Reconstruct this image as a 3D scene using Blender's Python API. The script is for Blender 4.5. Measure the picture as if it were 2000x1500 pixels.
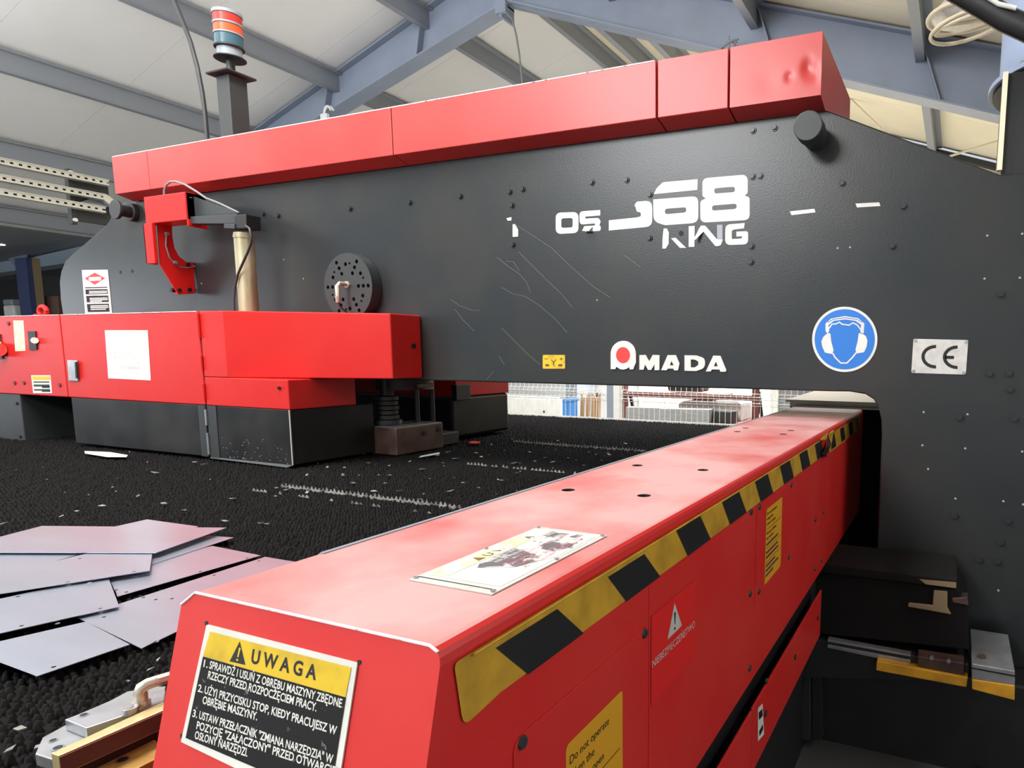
import bpy, bmesh, math, random
from mathutils import Vector, Matrix
random.seed(7)
for o in list(bpy.data.objects): bpy.data.objects.remove(o)
SC = bpy.context.scene
COL = SC.collection

# ---------------------------------------------------------------- camera, world, light, exposure
cd = bpy.data.cameras.new('camera'); cam = bpy.data.objects.new('camera', cd); COL.objects.link(cam)
cam.matrix_world = Matrix(((0.9233,-0.0558,0.3800,0.0),(0.3840,0.1116,-0.9166,-2.6),(0.0087,0.9922,0.1245,1.5),(0,0,0,1)))
cd.sensor_width = 36.0; cd.sensor_fit = 'HORIZONTAL'; cd.lens = 23.198; cd.shift_x = -0.1641; cd.shift_y = 0.0519
cd.clip_start = 0.02; cd.clip_end = 100
SC.camera = cam
W = bpy.data.worlds.new('hall_daylight'); SC.world = W; W.use_nodes = True
bg = W.node_tree.nodes['Background']; bg.inputs['Color'].default_value = (0.86, 0.93, 1.0, 1); bg.inputs['Strength'].default_value = 0.75
def area(name, loc, aim, size, power, color=(1,1,1), size_y=None, spread=180):
    l = bpy.data.lights.new(name, 'AREA'); l.energy = power; l.color = color; l.size = size
    l.spread = math.radians(spread)
    if size_y: l.shape = 'RECTANGLE'; l.size_y = size_y
    o = bpy.data.objects.new(name, l); COL.objects.link(o); o.location = loc
    o.rotation_euler = (Vector(aim) - Vector(loc)).to_track_quat('-Z', 'Y').to_euler()
    return o
area('key_window_light', (-3.6, -6.8, 4.8), (-1.8, 0.0, 2.0), 3.0, 440, (0.98, 0.99, 1.0), 1.3)
area('roof_light', (-2.8, -1.1, 5.0), (-2.6, -1.2, 0.0), 4.5, 380, (0.98, 0.99, 1.0), 1.0)
area('left_window_light', (-16.5, -4.5, 2.4), (-5.0, -2.0, 2.4), 6.0, 190, (0.84, 0.93, 1.0), 2.4)
area('back_hall_light', (-2.6, 5.6, 4.2), (-2.6, 5.4, 0.0), 3.0, 620, (0.98, 0.99, 1.0), 1.0, 122)
area('fence_fill', (-2.8, 1.2, 2.5), (-2.9, 4.2, 0.9), 4.0, 30, (0.97, 0.99, 1.0), 0.5, 110)  # added fill tucked behind the cover, brightens the crate fronts
area('beam_side_fill', (1.75, -1.1, 2.8), (-0.4, -0.9, 0.9), 1.6, 21, (1.0, 0.98, 0.96), 0.3)  # added fill on the right, no lamp there, lifts the beam side
area('ceiling_fill', (-7.0, -2.6, 3.6), (-7.0, -2.4, 6.0), 9.0, 800, (0.97, 0.985, 1.0), 3.5)  # added upward fill for the roof, no fixture behind it
vs = SC.view_settings; SC.display_settings.display_device = 'sRGB'
vs.view_transform = 'Standard'; vs.look = 'None'; vs.gamma = 1; vs.use_curve_mapping = False; vs.exposure = 0.0

# ---------------------------------------------------------------- materials
def srgb(r, g, b):
    f = lambda c: (c/255/12.92) if c/255 <= 0.04045 else ((c/255+0.055)/1.055)**2.4
    return (f(r), f(g), f(b))
def mat(name, c, rough=0.5, metal=0.0, c2=None, scale=6.0, amt=0.5, bump=0.0, bscale=120.0, emit=None, spec=0.5, stretch=None, detail=5, rvar=0.0, lo=0.4, hi=0.65):
    m = bpy.data.materials.new(name); m.use_nodes = True
    nt = m.node_tree; b = nt.nodes['Principled BSDF']
    b.inputs['Base Color'].default_value = (*c, 1); b.inputs['Roughness'].default_value = rough
    b.inputs['Metallic'].default_value = metal; b.inputs['Specular IOR Level'].default_value = spec
    tc = nt.nodes.new('ShaderNodeTexCoord'); src = tc.outputs['Object']
    if stretch:
        mp = nt.nodes.new('ShaderNodeMapping'); mp.inputs['Scale'].default_value = stretch
        nt.links.new(src, mp.inputs['Vector']); src = mp.outputs['Vector']
    if c2 is not None:
        n = nt.nodes.new('ShaderNodeTexNoise'); n.inputs['Scale'].default_value = scale; n.inputs['Detail'].default_value = detail
        nt.links.new(src, n.inputs['Vector'])
        r = nt.nodes.new('ShaderNodeValToRGB'); r.color_ramp.elements[0].position = lo; r.color_ramp.elements[1].position = hi
        r.color_ramp.elements[0].color = (*c, 1)
        r.color_ramp.elements[1].color = (*[a + (d - a) * amt for a, d in zip(c, c2)], 1)
        nt.links.new(n.outputs['Fac'], r.inputs['Fac']); nt.links.new(r.outputs['Color'], b.inputs['Base Color'])
        if rvar:
            mr = nt.nodes.new('ShaderNodeMapRange'); mr.inputs['From Min'].default_value = lo; mr.inputs['From Max'].default_value = hi
            mr.inputs['To Min'].default_value = rough; mr.inputs['To Max'].default_value = rough + rvar
            nt.links.new(n.outputs['Fac'], mr.inputs['Value']); nt.links.new(mr.outputs['Result'], b.inputs['Roughness'])
    if bump:
        n2 = nt.nodes.new('ShaderNodeTexNoise'); n2.inputs['Scale'].default_value = bscale; n2.inputs['Detail'].default_value = 3
        nt.links.new(src, n2.inputs['Vector'])
        bp = nt.nodes.new('ShaderNodeBump'); bp.inputs['Strength'].default_value = bump; bp.inputs['Distance'].default_value = 0.004
        nt.links.new(n2.outputs['Fac'], bp.inputs['Height']); nt.links.new(bp.outputs['Normal'], b.inputs['Normal'])
    if emit:
        b.inputs['Emission Color'].default_value = (*c, 1); b.inputs['Emission Strength'].default_value = emit
    return m
M = {}
M['red'] = mat('red_paint', srgb(190,27,24), 0.42, spec=0.25, c2=srgb(194,38,33), scale=3.0, amt=0.7, bump=0.02, bscale=260)
M['red_hazed'] = mat('red_paint_with_haze', srgb(182,48,44), 0.36, c2=srgb(186,60,55), scale=2.2, amt=0.8, bump=0.02, bscale=260)  # paler red stands in for the veiling reflection over the cover
M['red_top_lit'] = mat('worn_red_paint_top_lit', srgb(182,84,82), 0.50, spec=0.4, c2=srgb(198,154,151), scale=3.6, amt=0.9, bump=0.02, bscale=300, detail=6, lo=0.34, hi=0.60)  # worn red, with the whitening of overhead light painted into the beam top
M['red_worn'] = mat('worn_red_paint', srgb(200,34,31), 0.42, c2=srgb(202,52,46), scale=5.0, amt=0.6, bump=0.02, bscale=300)
M['red_dark'] = mat('red_sticker', srgb(212,30,28), 0.45)
M['red_edge'] = mat('edge_highlight_and_chips', srgb(235,225,225), 0.4, c2=srgb(120,60,60), scale=60, amt=0.9, lo=0.55, hi=0.7)  # near-white tone paints edge highlights; noise adds the chipped spots
M['frame'] = mat('dark_hammered_paint', srgb(36,40,42), 0.32, spec=0.42, c2=srgb(49,48,45), scale=2.6, amt=0.7, bump=0.09, bscale=150, detail=7)
M['black'] = mat('black_paint', srgb(30,30,31), 0.5, c2=srgb(40,39,38), scale=9, amt=0.6, bump=0.04)
M['skirt'] = mat('scuffed_black_sheet', srgb(20,20,21), 0.46, spec=0.28, c2=srgb(40,38,37), scale=5, amt=0.8, bump=0.03, detail=8)
M['matt'] = mat('matt_black_bellows', srgb(24,23,23), 0.85, spec=0.15)
M['charcoal'] = mat('dark_grey_steel', srgb(46,49,50), 0.5, c2=srgb(38,40,42), scale=5)
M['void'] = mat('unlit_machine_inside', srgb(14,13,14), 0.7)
M['bristle'] = mat('black_brush_bristle', srgb(13,12,12), 0.85, c2=srgb(24,22,22), scale=40, amt=0.8, spec=0.12)
M['tooth'] = mat('pale_worn_bristle', srgb(150,146,140), 0.6, c2=srgb(70,68,66), scale=30, amt=0.9)
M['sheet'] = mat('bare_sheet_metal', srgb(196,204,220), 0.28, metal=0.78, c2=srgb(184,190,202), scale=2.2, amt=0.6, stretch=(1,4,1))
M['steel'] = mat('machined_steel', srgb(176,178,182), 0.34, metal=0.7, c2=srgb(140,138,136), scale=14, amt=0.6, bump=0.03)
M['brass'] = mat('nickel_plated_fitting', srgb(206,200,184), 0.3, metal=0.55, c2=srgb(160,150,128), scale=20, amt=0.5)
M['gilt'] = mat('yellowish_bar', srgb(222,204,154), 0.32, metal=0.5, c2=srgb(180,158,100), scale=20, amt=0.5)
M['yellowjaw'] = mat('yellow_passivated_steel', srgb(236,200,124), 0.38, metal=0.2, c2=srgb(150,104,36), scale=16, amt=0.8, detail=8)
M['brown'] = mat('oily_brown_steel', srgb(96,74,66), 0.45, metal=0.3, c2=srgb(52,38,34), scale=10, amt=0.7)
M['pipe'] = mat('tarnished_pipe', srgb(176,170,140), 0.4, metal=0.4, c2=srgb(104,96,66), scale=9, amt=0.8, stretch=(1,1,.25))
M['white'] = mat('white_vinyl', srgb(216,216,210), 0.5, c2=srgb(200,198,190), scale=14, amt=0.6)
M['alu'] = mat('aluminium_label', srgb(206,204,198), 0.42, metal=0.2, c2=srgb(180,178,172), scale=30, amt=0.6)
M['ink'] = mat('black_ink', srgb(16,15,16), 0.5)
M['inkworn'] = mat('worn_black_label', srgb(18,17,18), 0.55, spec=0.25, c2=srgb(120,118,116), scale=120, amt=0.8, lo=0.66, hi=0.72)
M['ygl'] = mat('yellow_label', srgb(210,176,22), 0.5, c2=srgb(172,138,24), scale=26, amt=0.8, lo=0.5, hi=0.7)
M['ypale'] = mat('faded_yellow_label', srgb(240,226,150), 0.5, c2=srgb(236,232,214), scale=26, amt=0.9)
M['ytape'] = mat('yellow_tape', srgb(196,152,42), 0.45, c2=srgb(140,104,30), scale=18, amt=0.6)
M['btape'] = mat('black_tape', srgb(26,26,29), 0.45)
M['ystick'] = mat('yellow_sticker', srgb(206,150,26), 0.5)
M['blue'] = mat('blue_vinyl', srgb(34,112,196), 0.45)
M['logored'] = mat('logo_red', srgb(226,52,46), 0.5)
M['greyfade'] = mat('faded_grey_vinyl', srgb(150,152,160), 0.5)
M['cream'] = mat('cream_paint', srgb(226,214,186), 0.5)
M['tray'] = mat('galvanised_tray', srgb(214,212,200), 0.4, metal=0.3)
M['beam'] = mat('blue_grey_steelwork', srgb(130,140,157), 0.42, c2=srgb(120,130,144), scale=3)
M['purlin'] = mat('grey_purlin', srgb(134,139,146), 0.5, metal=0.1)
M['ductblue'] = mat('blue_grey_duct', srgb(146,160,184), 0.4)
M['ceil'] = mat('pale_roof_panel', srgb(214,214,213), 0.6, c2=srgb(206,206,203), scale=1.2, amt=0.6)
M['ceil_warm'] = mat('warm_lit_roof_panel', srgb(222,214,190), 0.6, c2=srgb(210,200,174), scale=1.2, amt=0.6)  # cream tint puts warm light into the right slope's colour
M['roof_shaded'] = mat('shaded_side_bay_roof', srgb(128,131,135), 0.6)  # greyer panels paint in the dimness of the side bay
M['beam_lit'] = mat('lit_blue_grey_steel', srgb(160,174,188), 0.45)  # lighter than the rafter steel, painted up against its shadow
M['floor'] = mat('concrete_floor', srgb(176,174,170), 0.6, c2=srgb(150,148,144), scale=2.5)
M['wall'] = mat('white_hall_wall', srgb(222,223,222), 0.6)
M['wallback'] = mat('light_grey_hall_wall', srgb(176,178,178), 0.6)
M['walldark'] = mat('grey_hall_wall', srgb(120,122,122), 0.6, c2=srgb(96,98,100), scale=2)
M['wallright'] = mat('pale_grey_hall_wall', srgb(196,196,194), 0.7, c2=srgb(184,184,182), scale=2)  # unseen wall's tone lightened to bounce light onto the beam side
M['damper_grey'] = mat('grey_bounce_damper', srgb(78,78,78), 0.8, spec=0.2)
M['redlens'] = mat('red_lens', srgb(176,52,42), 0.2)
M['orangelens'] = mat('orange_lens', srgb(206,84,46), 0.2)
M['bluelens'] = mat('blue_green_lens', srgb(58,88,102), 0.2)
M['greyplastic'] = mat('grey_plastic', srgb(130,138,146), 0.4)
M['cable'] = mat('black_cable', srgb(42,44,46), 0.45)
M['greycable'] = mat('grey_cable', srgb(118,120,122), 0.45)
M['cardboard'] = mat('cardboard', srgb(150,116,74), 0.7, c2=srgb(170,130,90), scale=9)
M['rackred'] = mat('dark_red_rack', srgb(92,38,34), 0.5)
M['wood'] = mat('weathered_grey_plank', srgb(140,140,138), 0.7, c2=srgb(110,110,110), scale=6, stretch=(1,8,8))
M['bluebin'] = mat('blue_plastic', srgb(50,110,170), 0.4)
M['navy'] = mat('navy_upright', srgb(40,52,92), 0.5)
M['tan'] = mat('tan_timber', srgb(130,112,84), 0.6)
M['rust'] = mat('dark_brown_box', srgb(84,58,50), 0.6)
M['lamp'] = mat('lit_lamp', (0.95,0.98,1.0), 0.5, emit=9.0)
M['ybar'] = mat('yellow_guard_bar', srgb(222,164,40), 0.5, c2=srgb(150,104,30), scale=12, amt=0.5)
M['scratch'] = mat('bare_scratch', srgb(112,112,108), 0.6)

# ---------------------------------------------------------------- mesh helpers
class MB:
    def __init__(s): s.v = []; s.f = []
    def add(s, vs, fs):
        n = len(s.v); s.v += [tuple(p) for p in vs]; s.f += [tuple(i + n for i in f) for f in fs]; return s
    def box(s, x0, x1, y0, y1, z0, z1):
        if x0 > x1: x0, x1 = x1, x0
        if y0 > y1: y0, y1 = y1, y0
        if z0 > z1: z0, z1 = z1, z0
        return s.add([(x0,y0,z0),(x1,y0,z0),(x1,y1,z0),(x0,y1,z0),(x0,y0,z1),(x1,y0,z1),(x1,y1,z1),(x0,y1,z1)],
                     [(0,3,2,1),(4,5,6,7),(0,1,5,4),(1,2,6,5),(2,3,7,6),(3,0,4,7)])
    def prism(s, pts3, d):
        """planar 3-D polygon swept by vector d"""
        n = len(pts3); d = Vector(d); a = [Vector(p) for p in pts3]; b = [p + d for p in a]
        nr = sum(((a[i]-a[0]).cross(a[(i+1) % n]-a[0]) for i in range(1, n-1)), Vector())
        if nr.dot(d) > 0: a.reverse(); b.reverse()
        fs = [tuple(range(n)), tuple(range(2*n-1, n-1, -1))]
        fs += [(i, n+i, n+(i+1) % n, (i+1) % n) for i in range(n)]
        return s.add(a + b, fs)
    def cyl(s, p0, p1, r0, r1=None, n=20, caps=True):
        p0 = Vector(p0); p1 = Vector(p1); r1 = r0 if r1 is None else r1
        q = (p1 - p0).to_track_quat('Z', 'Y'); m = len(s.v); vs = []
        for p, r in ((p0, r0), (p1, r1)):
            for k in range(n):
                a = 2*math.pi*k/n; vs.append(p + q @ Vector((r*math.cos(a), r*math.sin(a), 0)))
        fs = [(k, (k+1) % n, n+(k+1) % n, n+k) for k in range(n)]
        if caps: fs += [tuple(range(n-1, -1, -1)), tuple(range(n, 2*n))]
        return s.add(vs, fs)
    def tube(s, pts, r, n=8):
        P = [Vector(p) for p in pts]; vs = []; fs = []; m = len(P)
        up = None
        for i, p in enumerate(P):
            t = (P[min(i+1, m-1)] - P[max(i-1, 0)]).normalized()
            if up is None: up = t.orthogonal().normalized()
            up = (up - t * up.dot(t)).normalized(); w = t.cross(up)
            for k in range(n):
                a = 2*math.pi*k/n; vs.append(p + up*(r*math.cos(a)) + w*(r*math.sin(a)))
        for i in range(m-1):
            for k in range(n): fs.append((i*n+k, i*n+(k+1) % n, (i+1)*n+(k+1) % n, (i+1)*n+k))
        fs += [tuple(range(n-1, -1, -1)), tuple(range((m-1)*n, m*n))]
        return s.add(vs, fs)
    def mesh(s, name, off=Vector()):
        me = bpy.data.meshes.new(name)
        me.from_pydata([(p[0]-off[0], p[1]-off[1], p[2]-off[2]) for p in s.v], [], s.f); me.update()
        return me
def root_of(p):
    off = Vector()
    while p is not None: off = off + p.location; p = p.parent
    return off
def link_mesh(name, me, m, parent=None, smooth=None, bevel=0, segs=2):
    if m is not None: me.materials.append(m)
    if smooth is not None:
        me.polygons.foreach_set('use_smooth', [True]*len(me.polygons)); me.set_sharp_from_angle(angle=math.radians(smooth))
    o = bpy.data.objects.new(name, me); COL.objects.link(o)
    if parent is not None: o.parent = parent
    if bevel:
        b = o.modifiers.new('edge', 'BEVEL'); b.width = bevel; b.segments = segs; b.limit_method = 'ANGLE'; b.angle_limit = math.radians(35)
    return o
def part(name, mb, m, parent=None, smooth=None, bevel=0, segs=2):
    return link_mesh(name, mb.mesh(name, root_of(parent)), m, parent, smooth, bevel, segs)
def meshcopy(o, parent, loc, name=None):
    c = o.copy(); COL.objects.link(c); c.parent = parent; c.location = Vector(loc) - root_of(parent)
    if name: c.name = name
    return c
def tag(o, label=None, cat=None, group=None, kind=None):
    if label: o['label'] = label
    if cat: o['category'] = cat
    if group: o['group'] = group
    if kind: o['kind'] = kind
    return o
def thing(name, label, cat, loc, group=None):
    o = bpy.data.objects.new(name, None); COL.objects.link(o); o.location = loc; o.empty_display_size = 0.1
    return tag(o, label, cat, group)
def fill2d(loops, thick=0.0):
    """flat region with holes -> (verts2d+h, faces)"""
    cu = bpy.data.curves.new('outline', 'CURVE'); cu.dimensions = '2D'; cu.fill_mode = 'BOTH' if thick else 'FRONT'; cu.extrude = thick/2
    for l in loops:
        sp = cu.splines.new('POLY'); sp.points.add(len(l)-1); sp.use_cyclic_u = True
        for p, q in zip(sp.points, l): p.co = (q[0], q[1], 0, 1)
    o = bpy.data.objects.new('outline', cu)
    me = o.to_mesh(); vs = [tuple(v.co) for v in me.vertices]; fs = [tuple(p.vertices) for p in me.polygons]
    o.to_mesh_clear(); bpy.data.objects.remove(o); bpy.data.curves.remove(cu)
    return vs, fs
def place(mb, vf, O, U, V, N, lift=0.0):
    O, U, V, N = map(Vector, (O, U, V, N))
    vs, fs = vf
    if U.cross(V).dot(N) < 0: fs = [f[::-1] for f in fs]
    mb.add([O + U*v[0] + V*v[1] + N*(v[2] + lift) for v in vs], fs); return mb
def textmesh(s, bold=0.0):
    cu = bpy.data.curves.new('text', 'FONT'); cu.body = s; cu.size = 1.0; cu.offset = bold; cu.resolution_u = 3; cu.fill_mode = 'FRONT'
    o = bpy.data.objects.new('text', cu)
    me = o.to_mesh(); vs = [tuple(v.co) for v in me.vertices]; fs = [tuple(p.vertices) for p in me.polygons]
    o.to_mesh_clear(); bpy.data.objects.remove(o); bpy.data.curves.remove(cu)
    return vs, fs
CAPH = {}
def text_fit(mb, s, p0, p1, cap, fr, lift, bold=0.0, rise=None):
    """text whose baseline runs p0 -> p1 (2-D plane coordinates), cap height cap, in frame fr = (O,U,V,N)"""
    vs, fs = textmesh(s, bold)
    if not vs: return mb
    if bold not in CAPH:
        hv, _ = textmesh('H', bold); CAPH[bold] = (min(v[1] for v in hv), max(v[1] for v in hv))
    h0, h1 = CAPH[bold]
    x0 = min(v[0] for v in vs); x1 = max(v[0] for v in vs)
    a = Vector((p0[0], p0[1])); b = Vector((p1[0], p1[1])); u = b - a
    w = Vector((-u.y, u.x)).normalized() if rise is None else Vector(rise)
    out = []
    for v in vs:
        q = a + u*((v[0]-x0)/(x1-x0)) + w*(cap*(v[1]-h0)/(h1-h0)); out.append((q.x, q.y, 0))
    return place(mb, (out, fs), *fr, lift)
FY = ((0,0,0),(1,0,0),(0,0,1),(0,-1,0))                       # plane of the press frame's face: (x, z)
def FYat(y): return ((0,y,0),(1,0,0),(0,0,1),(0,-1,0))
def FXat(x): return ((x,0,0),(0,1,0),(0,0,1),(1,0,0))          # side faces looking +X: (y, z)
def FZat(z): return ((0,0,z),(1,0,0),(0,1,0),(0,0,1))          # tops: (x, y)
FEND = ((0,-2.183,1.25),(1,0,0),(0,0.2425,0.9701),(0,-0.9701,0.2425))   # slanted end face of the carriage beam
def decal(name, loops, fr, m, parent, lift=0.0006, thick=0.0):
    mb = MB(); place(mb, fill2d(loops, thick), *fr, lift + thick/2)
    return part(name, mb, m, parent)
def rect(x0, y0, x1, y1): return [(x0,y0),(x1,y0),(x1,y1),(x0,y1)]
def apply_mods(o):
    dg = bpy.context.evaluated_depsgraph_get()
    me = bpy.data.meshes.new_from_object(o.evaluated_get(dg)); o.modifiers.clear(); o.data = me
def cut(o, cutters):
    """subtract solid meshes and bake"""
    tmp = []
    for mb in cutters:
        c = link_mesh('cutter', mb.mesh('cutter', root_of(o)), None)
        c.location = root_of(o); tmp.append(c)
        b = o.modifiers.new('hole', 'BOOLEAN'); b.object = c; b.operation = 'DIFFERENCE'; b.solver = 'EXACT'
    bpy.context.view_layer.update(); apply_mods(o)
    for c in tmp: bpy.data.objects.remove(c)

# ---------------------------------------------------------------- the hall
def struct(name, mb, m, parent=None, **k):
    o = part(name, mb, m, parent, **k)
    if parent is None: o['kind'] = 'structure'
    return o
RX, RZ = -4.93, 5.894                       # ridge
def roofz(x): return RZ + 0.332*(x-RX) if x < RX else RZ - 0.345*(x-RX)
struct('floor', MB().box(-20, 6, -9, 8, -0.1, 0), M['floor'])
struct('floor_bounce_damper', MB().box(-.85, 1.88, -7.3, -.02, 0.0005, 0.012), M['damper_grey'])  # added dark sheet, cuts floor bounce onto the beam side
struct('wall_back', MB().prism([(-20,7.42,0),(1.9,7.42,0),(1.9,7.42,3.5),(RX,7.42,RZ+.02),(-12.9,7.42,3.25),(-20,7.42,2.8)], (0,0.2,0)), M['wallback'])
struct('wall_right', MB().box(1.9, 2.1, -7.6, 7.4, 0, 3.45), M['wallright'])
struct('wall_left', MB().box(-19.7, -19.5, -1, 7.4, 0, 2.8), M['walldark'])
ce = struct('ceiling', MB().prism([(RX,-7.6,RZ+.06),(2.2,-7.6,roofz(2.2)+.06),(2.2,-7.6,roofz(2.2)+.16),(RX,-7.6,RZ+.18),(-12.9,-7.6,roofz(-12.9)+.18),(-12.9,-7.6,roofz(-12.9)+.06)], (0,15,0))
            .prism([(-12.9,-7.6,3.32),(-12.9,-7.6,3.42),(-19.7,-7.6,3.0),(-19.7,-7.6,2.9)], (0,15,0)), M['ceil'])
y = -7.36
while y < 7.3:
    y1 = min(y + 1.22, 7.4)
    for (a, b, m) in ((-12.85, RX-.01, 'ceil'), (RX+.01, 1.88, 'ceil_warm')):
        struct('roof_panel', MB().prism([(a,y+.0012,roofz(a)),(b,y+.0012,roofz(b)),(b,y+.0012,roofz(b)+.058),(a,y+.0012,roofz(a)+.058)], (0,y1-y-.0024,0)), M[m], ce)
    struct('roof_panel', MB().prism([(-12.9,y+.0012,3.25),(-19.5,y+.0012,2.85),(-19.5,y+.0012,2.91),(-12.9,y+.0012,3.31)], (0,y1-y-.0024,0)), M['roof_shaded'], ce)
    y = y1
# purlins: cold-formed channels along the hall
for x in (-6.0,-7.51,-9.08,-10.68,-12.25,-4.95,-4.2,-3.5,-1.95,-0.41,1.0):
    z = roofz(x)-.006; w = .012; s = 1
    mb = MB().box(x-.006, x+.006, -7.3, 7.38, z-.215, z-.02).box(x-.075, x+.006, -7.3, 7.38, z-.225, z-.213).box(x-.006, x+.075, -7.3, 7.38, z-.03, z-.018)
    struct('purlin', mb, M['purlin'], ce)
# portal rafter: tapered I beam in the plane y = 4
def gt(x): return roofz(x) - 0.02
def lo(x):
    return 5.361 + 0.287*(x+4.892) if x < -4.87 else 5.383 - 0.362*(x+4.82)
ra = struct('rafter_web', MB().prism([(-13.0,3.985,lo(-13.0)),(-4.87,3.985,5.375),(1.88,3.985,lo(1.88)),(1.88,3.985,gt(1.88)),(RX,3.985,RZ-.02),(-13.0,3.985,gt(-13.0))], (0,0.03,0)), M['beam'], ce)
for (a, b) in ((-13.0,-4.87),(-4.87,1.88)):
    mb = MB().prism([(a,3.89,lo(a+.001 if a>-5 else a)-.018),(b,3.89,lo(b-.001 if b<-4 else b)-.018),(b,3.89,lo(b-.001 if b<-4 else b)),(a,3.89,lo(a+.001 if a>-5 else a))], (0,0.22,0))
    struct('bottom_flange', mb, M['beam'], ra)
for (a, b) in ((-13.0,RX),(RX,1.88)):
    struct('top_flange', MB().prism([(a,3.9,gt(a)-.02),(b,3.9,gt(b)-.02),(b,3.9,gt(b)),(a,3.9,gt(a))], (0,0.2,0)), M['beam'], ra)
for x, dx in ((-6.05,.1),(-7.6,.12),(-9.1,.12),(-1.95,-.18),(-0.46,-.19)):
    struct('stiffener', MB().prism([(x,3.9,gt(x)-.02),(x-dx*1.0,3.9,lo(x-dx)),(x-dx*1.0+.014,3.9,lo(x-dx)),(x+.014,3.9,gt(x)-.02)], (0,0.19,0)), M['beam'], ra)
struct('ridge_plate', MB().box(-4.95,-4.81,3.86,3.9,5.24,5.48).box(-4.90,-4.87,3.87,4.1,5.2,5.88), M['beam'], ra)
# low beam of the side bay with a stub under its roof
sb = struct('side_bay_beam', MB().prism([(-19.4,4.0,2.74),(-12.2,4.0,3.0),(-12.2,4.0,3.31),(-13.6,4.0,3.2),(-15.2,4.0,3.08),(-19.4,4.0,3.0)], (0,0.05,0))
            .prism([(-19.4,3.9,2.725),(-12.2,3.9,2.985),(-12.2,3.9,3.0),(-19.4,3.9,2.74)], (0,0.25,0)), M['beam_lit'], ce)
struct('stiffener', MB().prism([(-15.3,3.9,2.82),(-15.05,3.9,2.83),(-15.0,3.9,3.3),(-15.9,3.9,3.32)], (0,0.02,0)), M['beam'], sb)
# bracing rods and eave member by the back gable
struct('brace_rod', MB().tube([(-1.5331,6.2,4.8154),(-1.017,6.2,4.2809)], .012), M['cream'], ce)
struct('brace_rod', MB().tube([(-0.207,6.2,3.8677),(0.3874,6.2,4.005)], .014), M['cream'], ce)
struct('gable_rail', MB().prism([(-1.2,7.3,roofz(-1.2)-.13),(1.86,7.3,roofz(1.86)-.13),(1.86,7.3,roofz(1.86)-.06),(-1.2,7.3,roofz(-1.2)-.06)], (0,.1,0)), M['charcoal'], ce)
wb = MB().prism([(-4.9,7.38,0.02),(1.88,7.38,0.02),(1.88,7.38,3.4),(-4.9,7.38,5.78)], (0,0.03,0))
struct('trim_1', wb, M['cream'])

# cables under the roof
t = tag(part('hanging_cable', MB().tube([(-4.7524,0.3,3.8848),(-4.6875,0.3,3.6864),(-4.6231,0.3,3.5606),(-4.5605,0.3,3.4235),(-4.515,0.3,3.2711),(-4.485,0.3,3.1147),(-4.4725,0.3,2.9751),(-4.4694,0.3,2.7985)], .013, 10), M['cable'], smooth=60),
        'thick black cable hanging from the roof onto the red top cover', 'cable')
tag(part('drop_wire', MB().tube([(-4.7834,3.85,5.2003),(-4.7167,3.85,5.1466),(-4.6671,3.85,4.9699),(-4.6317,3.85,4.7687),(-4.6094,3.85,4.5796),(-4.5934,3.85,4.4065),(-4.5985,3.85,3.9324)], .010, 8), M['greycable'], smooth=60),
    'thin grey wire hanging from the ridge of the steel rafter', 'cable')

mb = MB()
for j in range(3): mb.tube([(-2.2002+(.06+.02*j)*math.cos(a),3.86-.01*j,4.4563+.05*math.sin(a+.5*j)) for a in [2*math.pi*k/18 for k in range(15)]],.008,6)
mb.tube([(-2.1987,3.85,4.554),(-2.1915,3.85,4.4508)],.007,6)
tag(part('wire_knot', mb, M['greycable'], smooth=60),'knotted grey wire on the rafter flange above the cover joint','wire')
mb = MB()
q = (-7.5472,3.86,4.4947)
for j in range(2): mb.tube([(q[0]+(.09-.03*j)*math.cos(a)-.02,3.86-.02*j,q[2]+.10*math.sin(a)) for a in [math.pi*(.15+1.0*k/14) for k in range(15)]],.014,8)
mb.box(q[0]-.13,q[0]-.02,3.82,3.86,q[2]-.07,q[2]+.01)
tag(part('white_clip', mb, M['wall'], smooth=60),'white looped cable clip at the foot of the left rafter','clip')

# perforated cable trays running along the hall at the left
def tray(name, label, z, y1, drop):
    r = thing(name, label, 'cable tray', (-8.0, -3.0, z), 'cable trays')
    mb = MB().box(-8.06,-8.0,-3,y1,z-.03,z-.026)
    mb.box(-8.004,-8.0,-3,y1,z-.03,z-.008).box(-8.06,-8.056,-3,y1,z-.03,z+.03).box(-8.002,-7.99,-3,y1,z+.026,z+.032).box(-8.004,-8.0,-3,y1,z+.010,z+.03)
    k = -3.0
    while k < y1-.03:
        mb.box(-8.004,-8.0,k,k+.036,z-.009,z+.011); k += .062
    part('channel', mb, M['tray'], r)
    part('inner_shade', MB().box(-8.03,-8.026,-3,y1,z-.02,z+.024), M['charcoal'], r)
    if drop:
        part('drop_bend', MB().prism([(-8.06,y1-.01,z+.03),(-8.06,y1-.01,z-.03),(-8.06,y1+.17,z-.155),(-8.06,y1+.215,z-.11),(-8.06,y1+.02,z+.03)], (.066,0,0)), M['tray'], r)
    part('hanger', MB().cyl((-8.03,-1.5,z-.03),(-8.03,-1.5,roofz(-8.03)),.008), M['charcoal'], r)
    return r
tray('cable_tray','top perforated pale cable tray of the three left of the red cover',3.165,1.58,False)
tray('cable_tray','middle perforated cable tray, bending down at its right end',3.018,1.53,True)
tray('cable_tray','lowest perforated cable tray of the three by the left lug',2.892,1.53,False)
r = thing('tray_bracket','dark bracket plate carrying the pale cable trays at left','bracket',(-8.15,1.3,2.85))
part('bracket_plate', MB().box(-8.14,-8.10,1.32,1.62,2.76,3.22), M['charcoal'], r)
part('bracket_post', MB().box(-8.14,-8.08,1.28,1.32,2.72,3.24), M['charcoal'], r)
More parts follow.
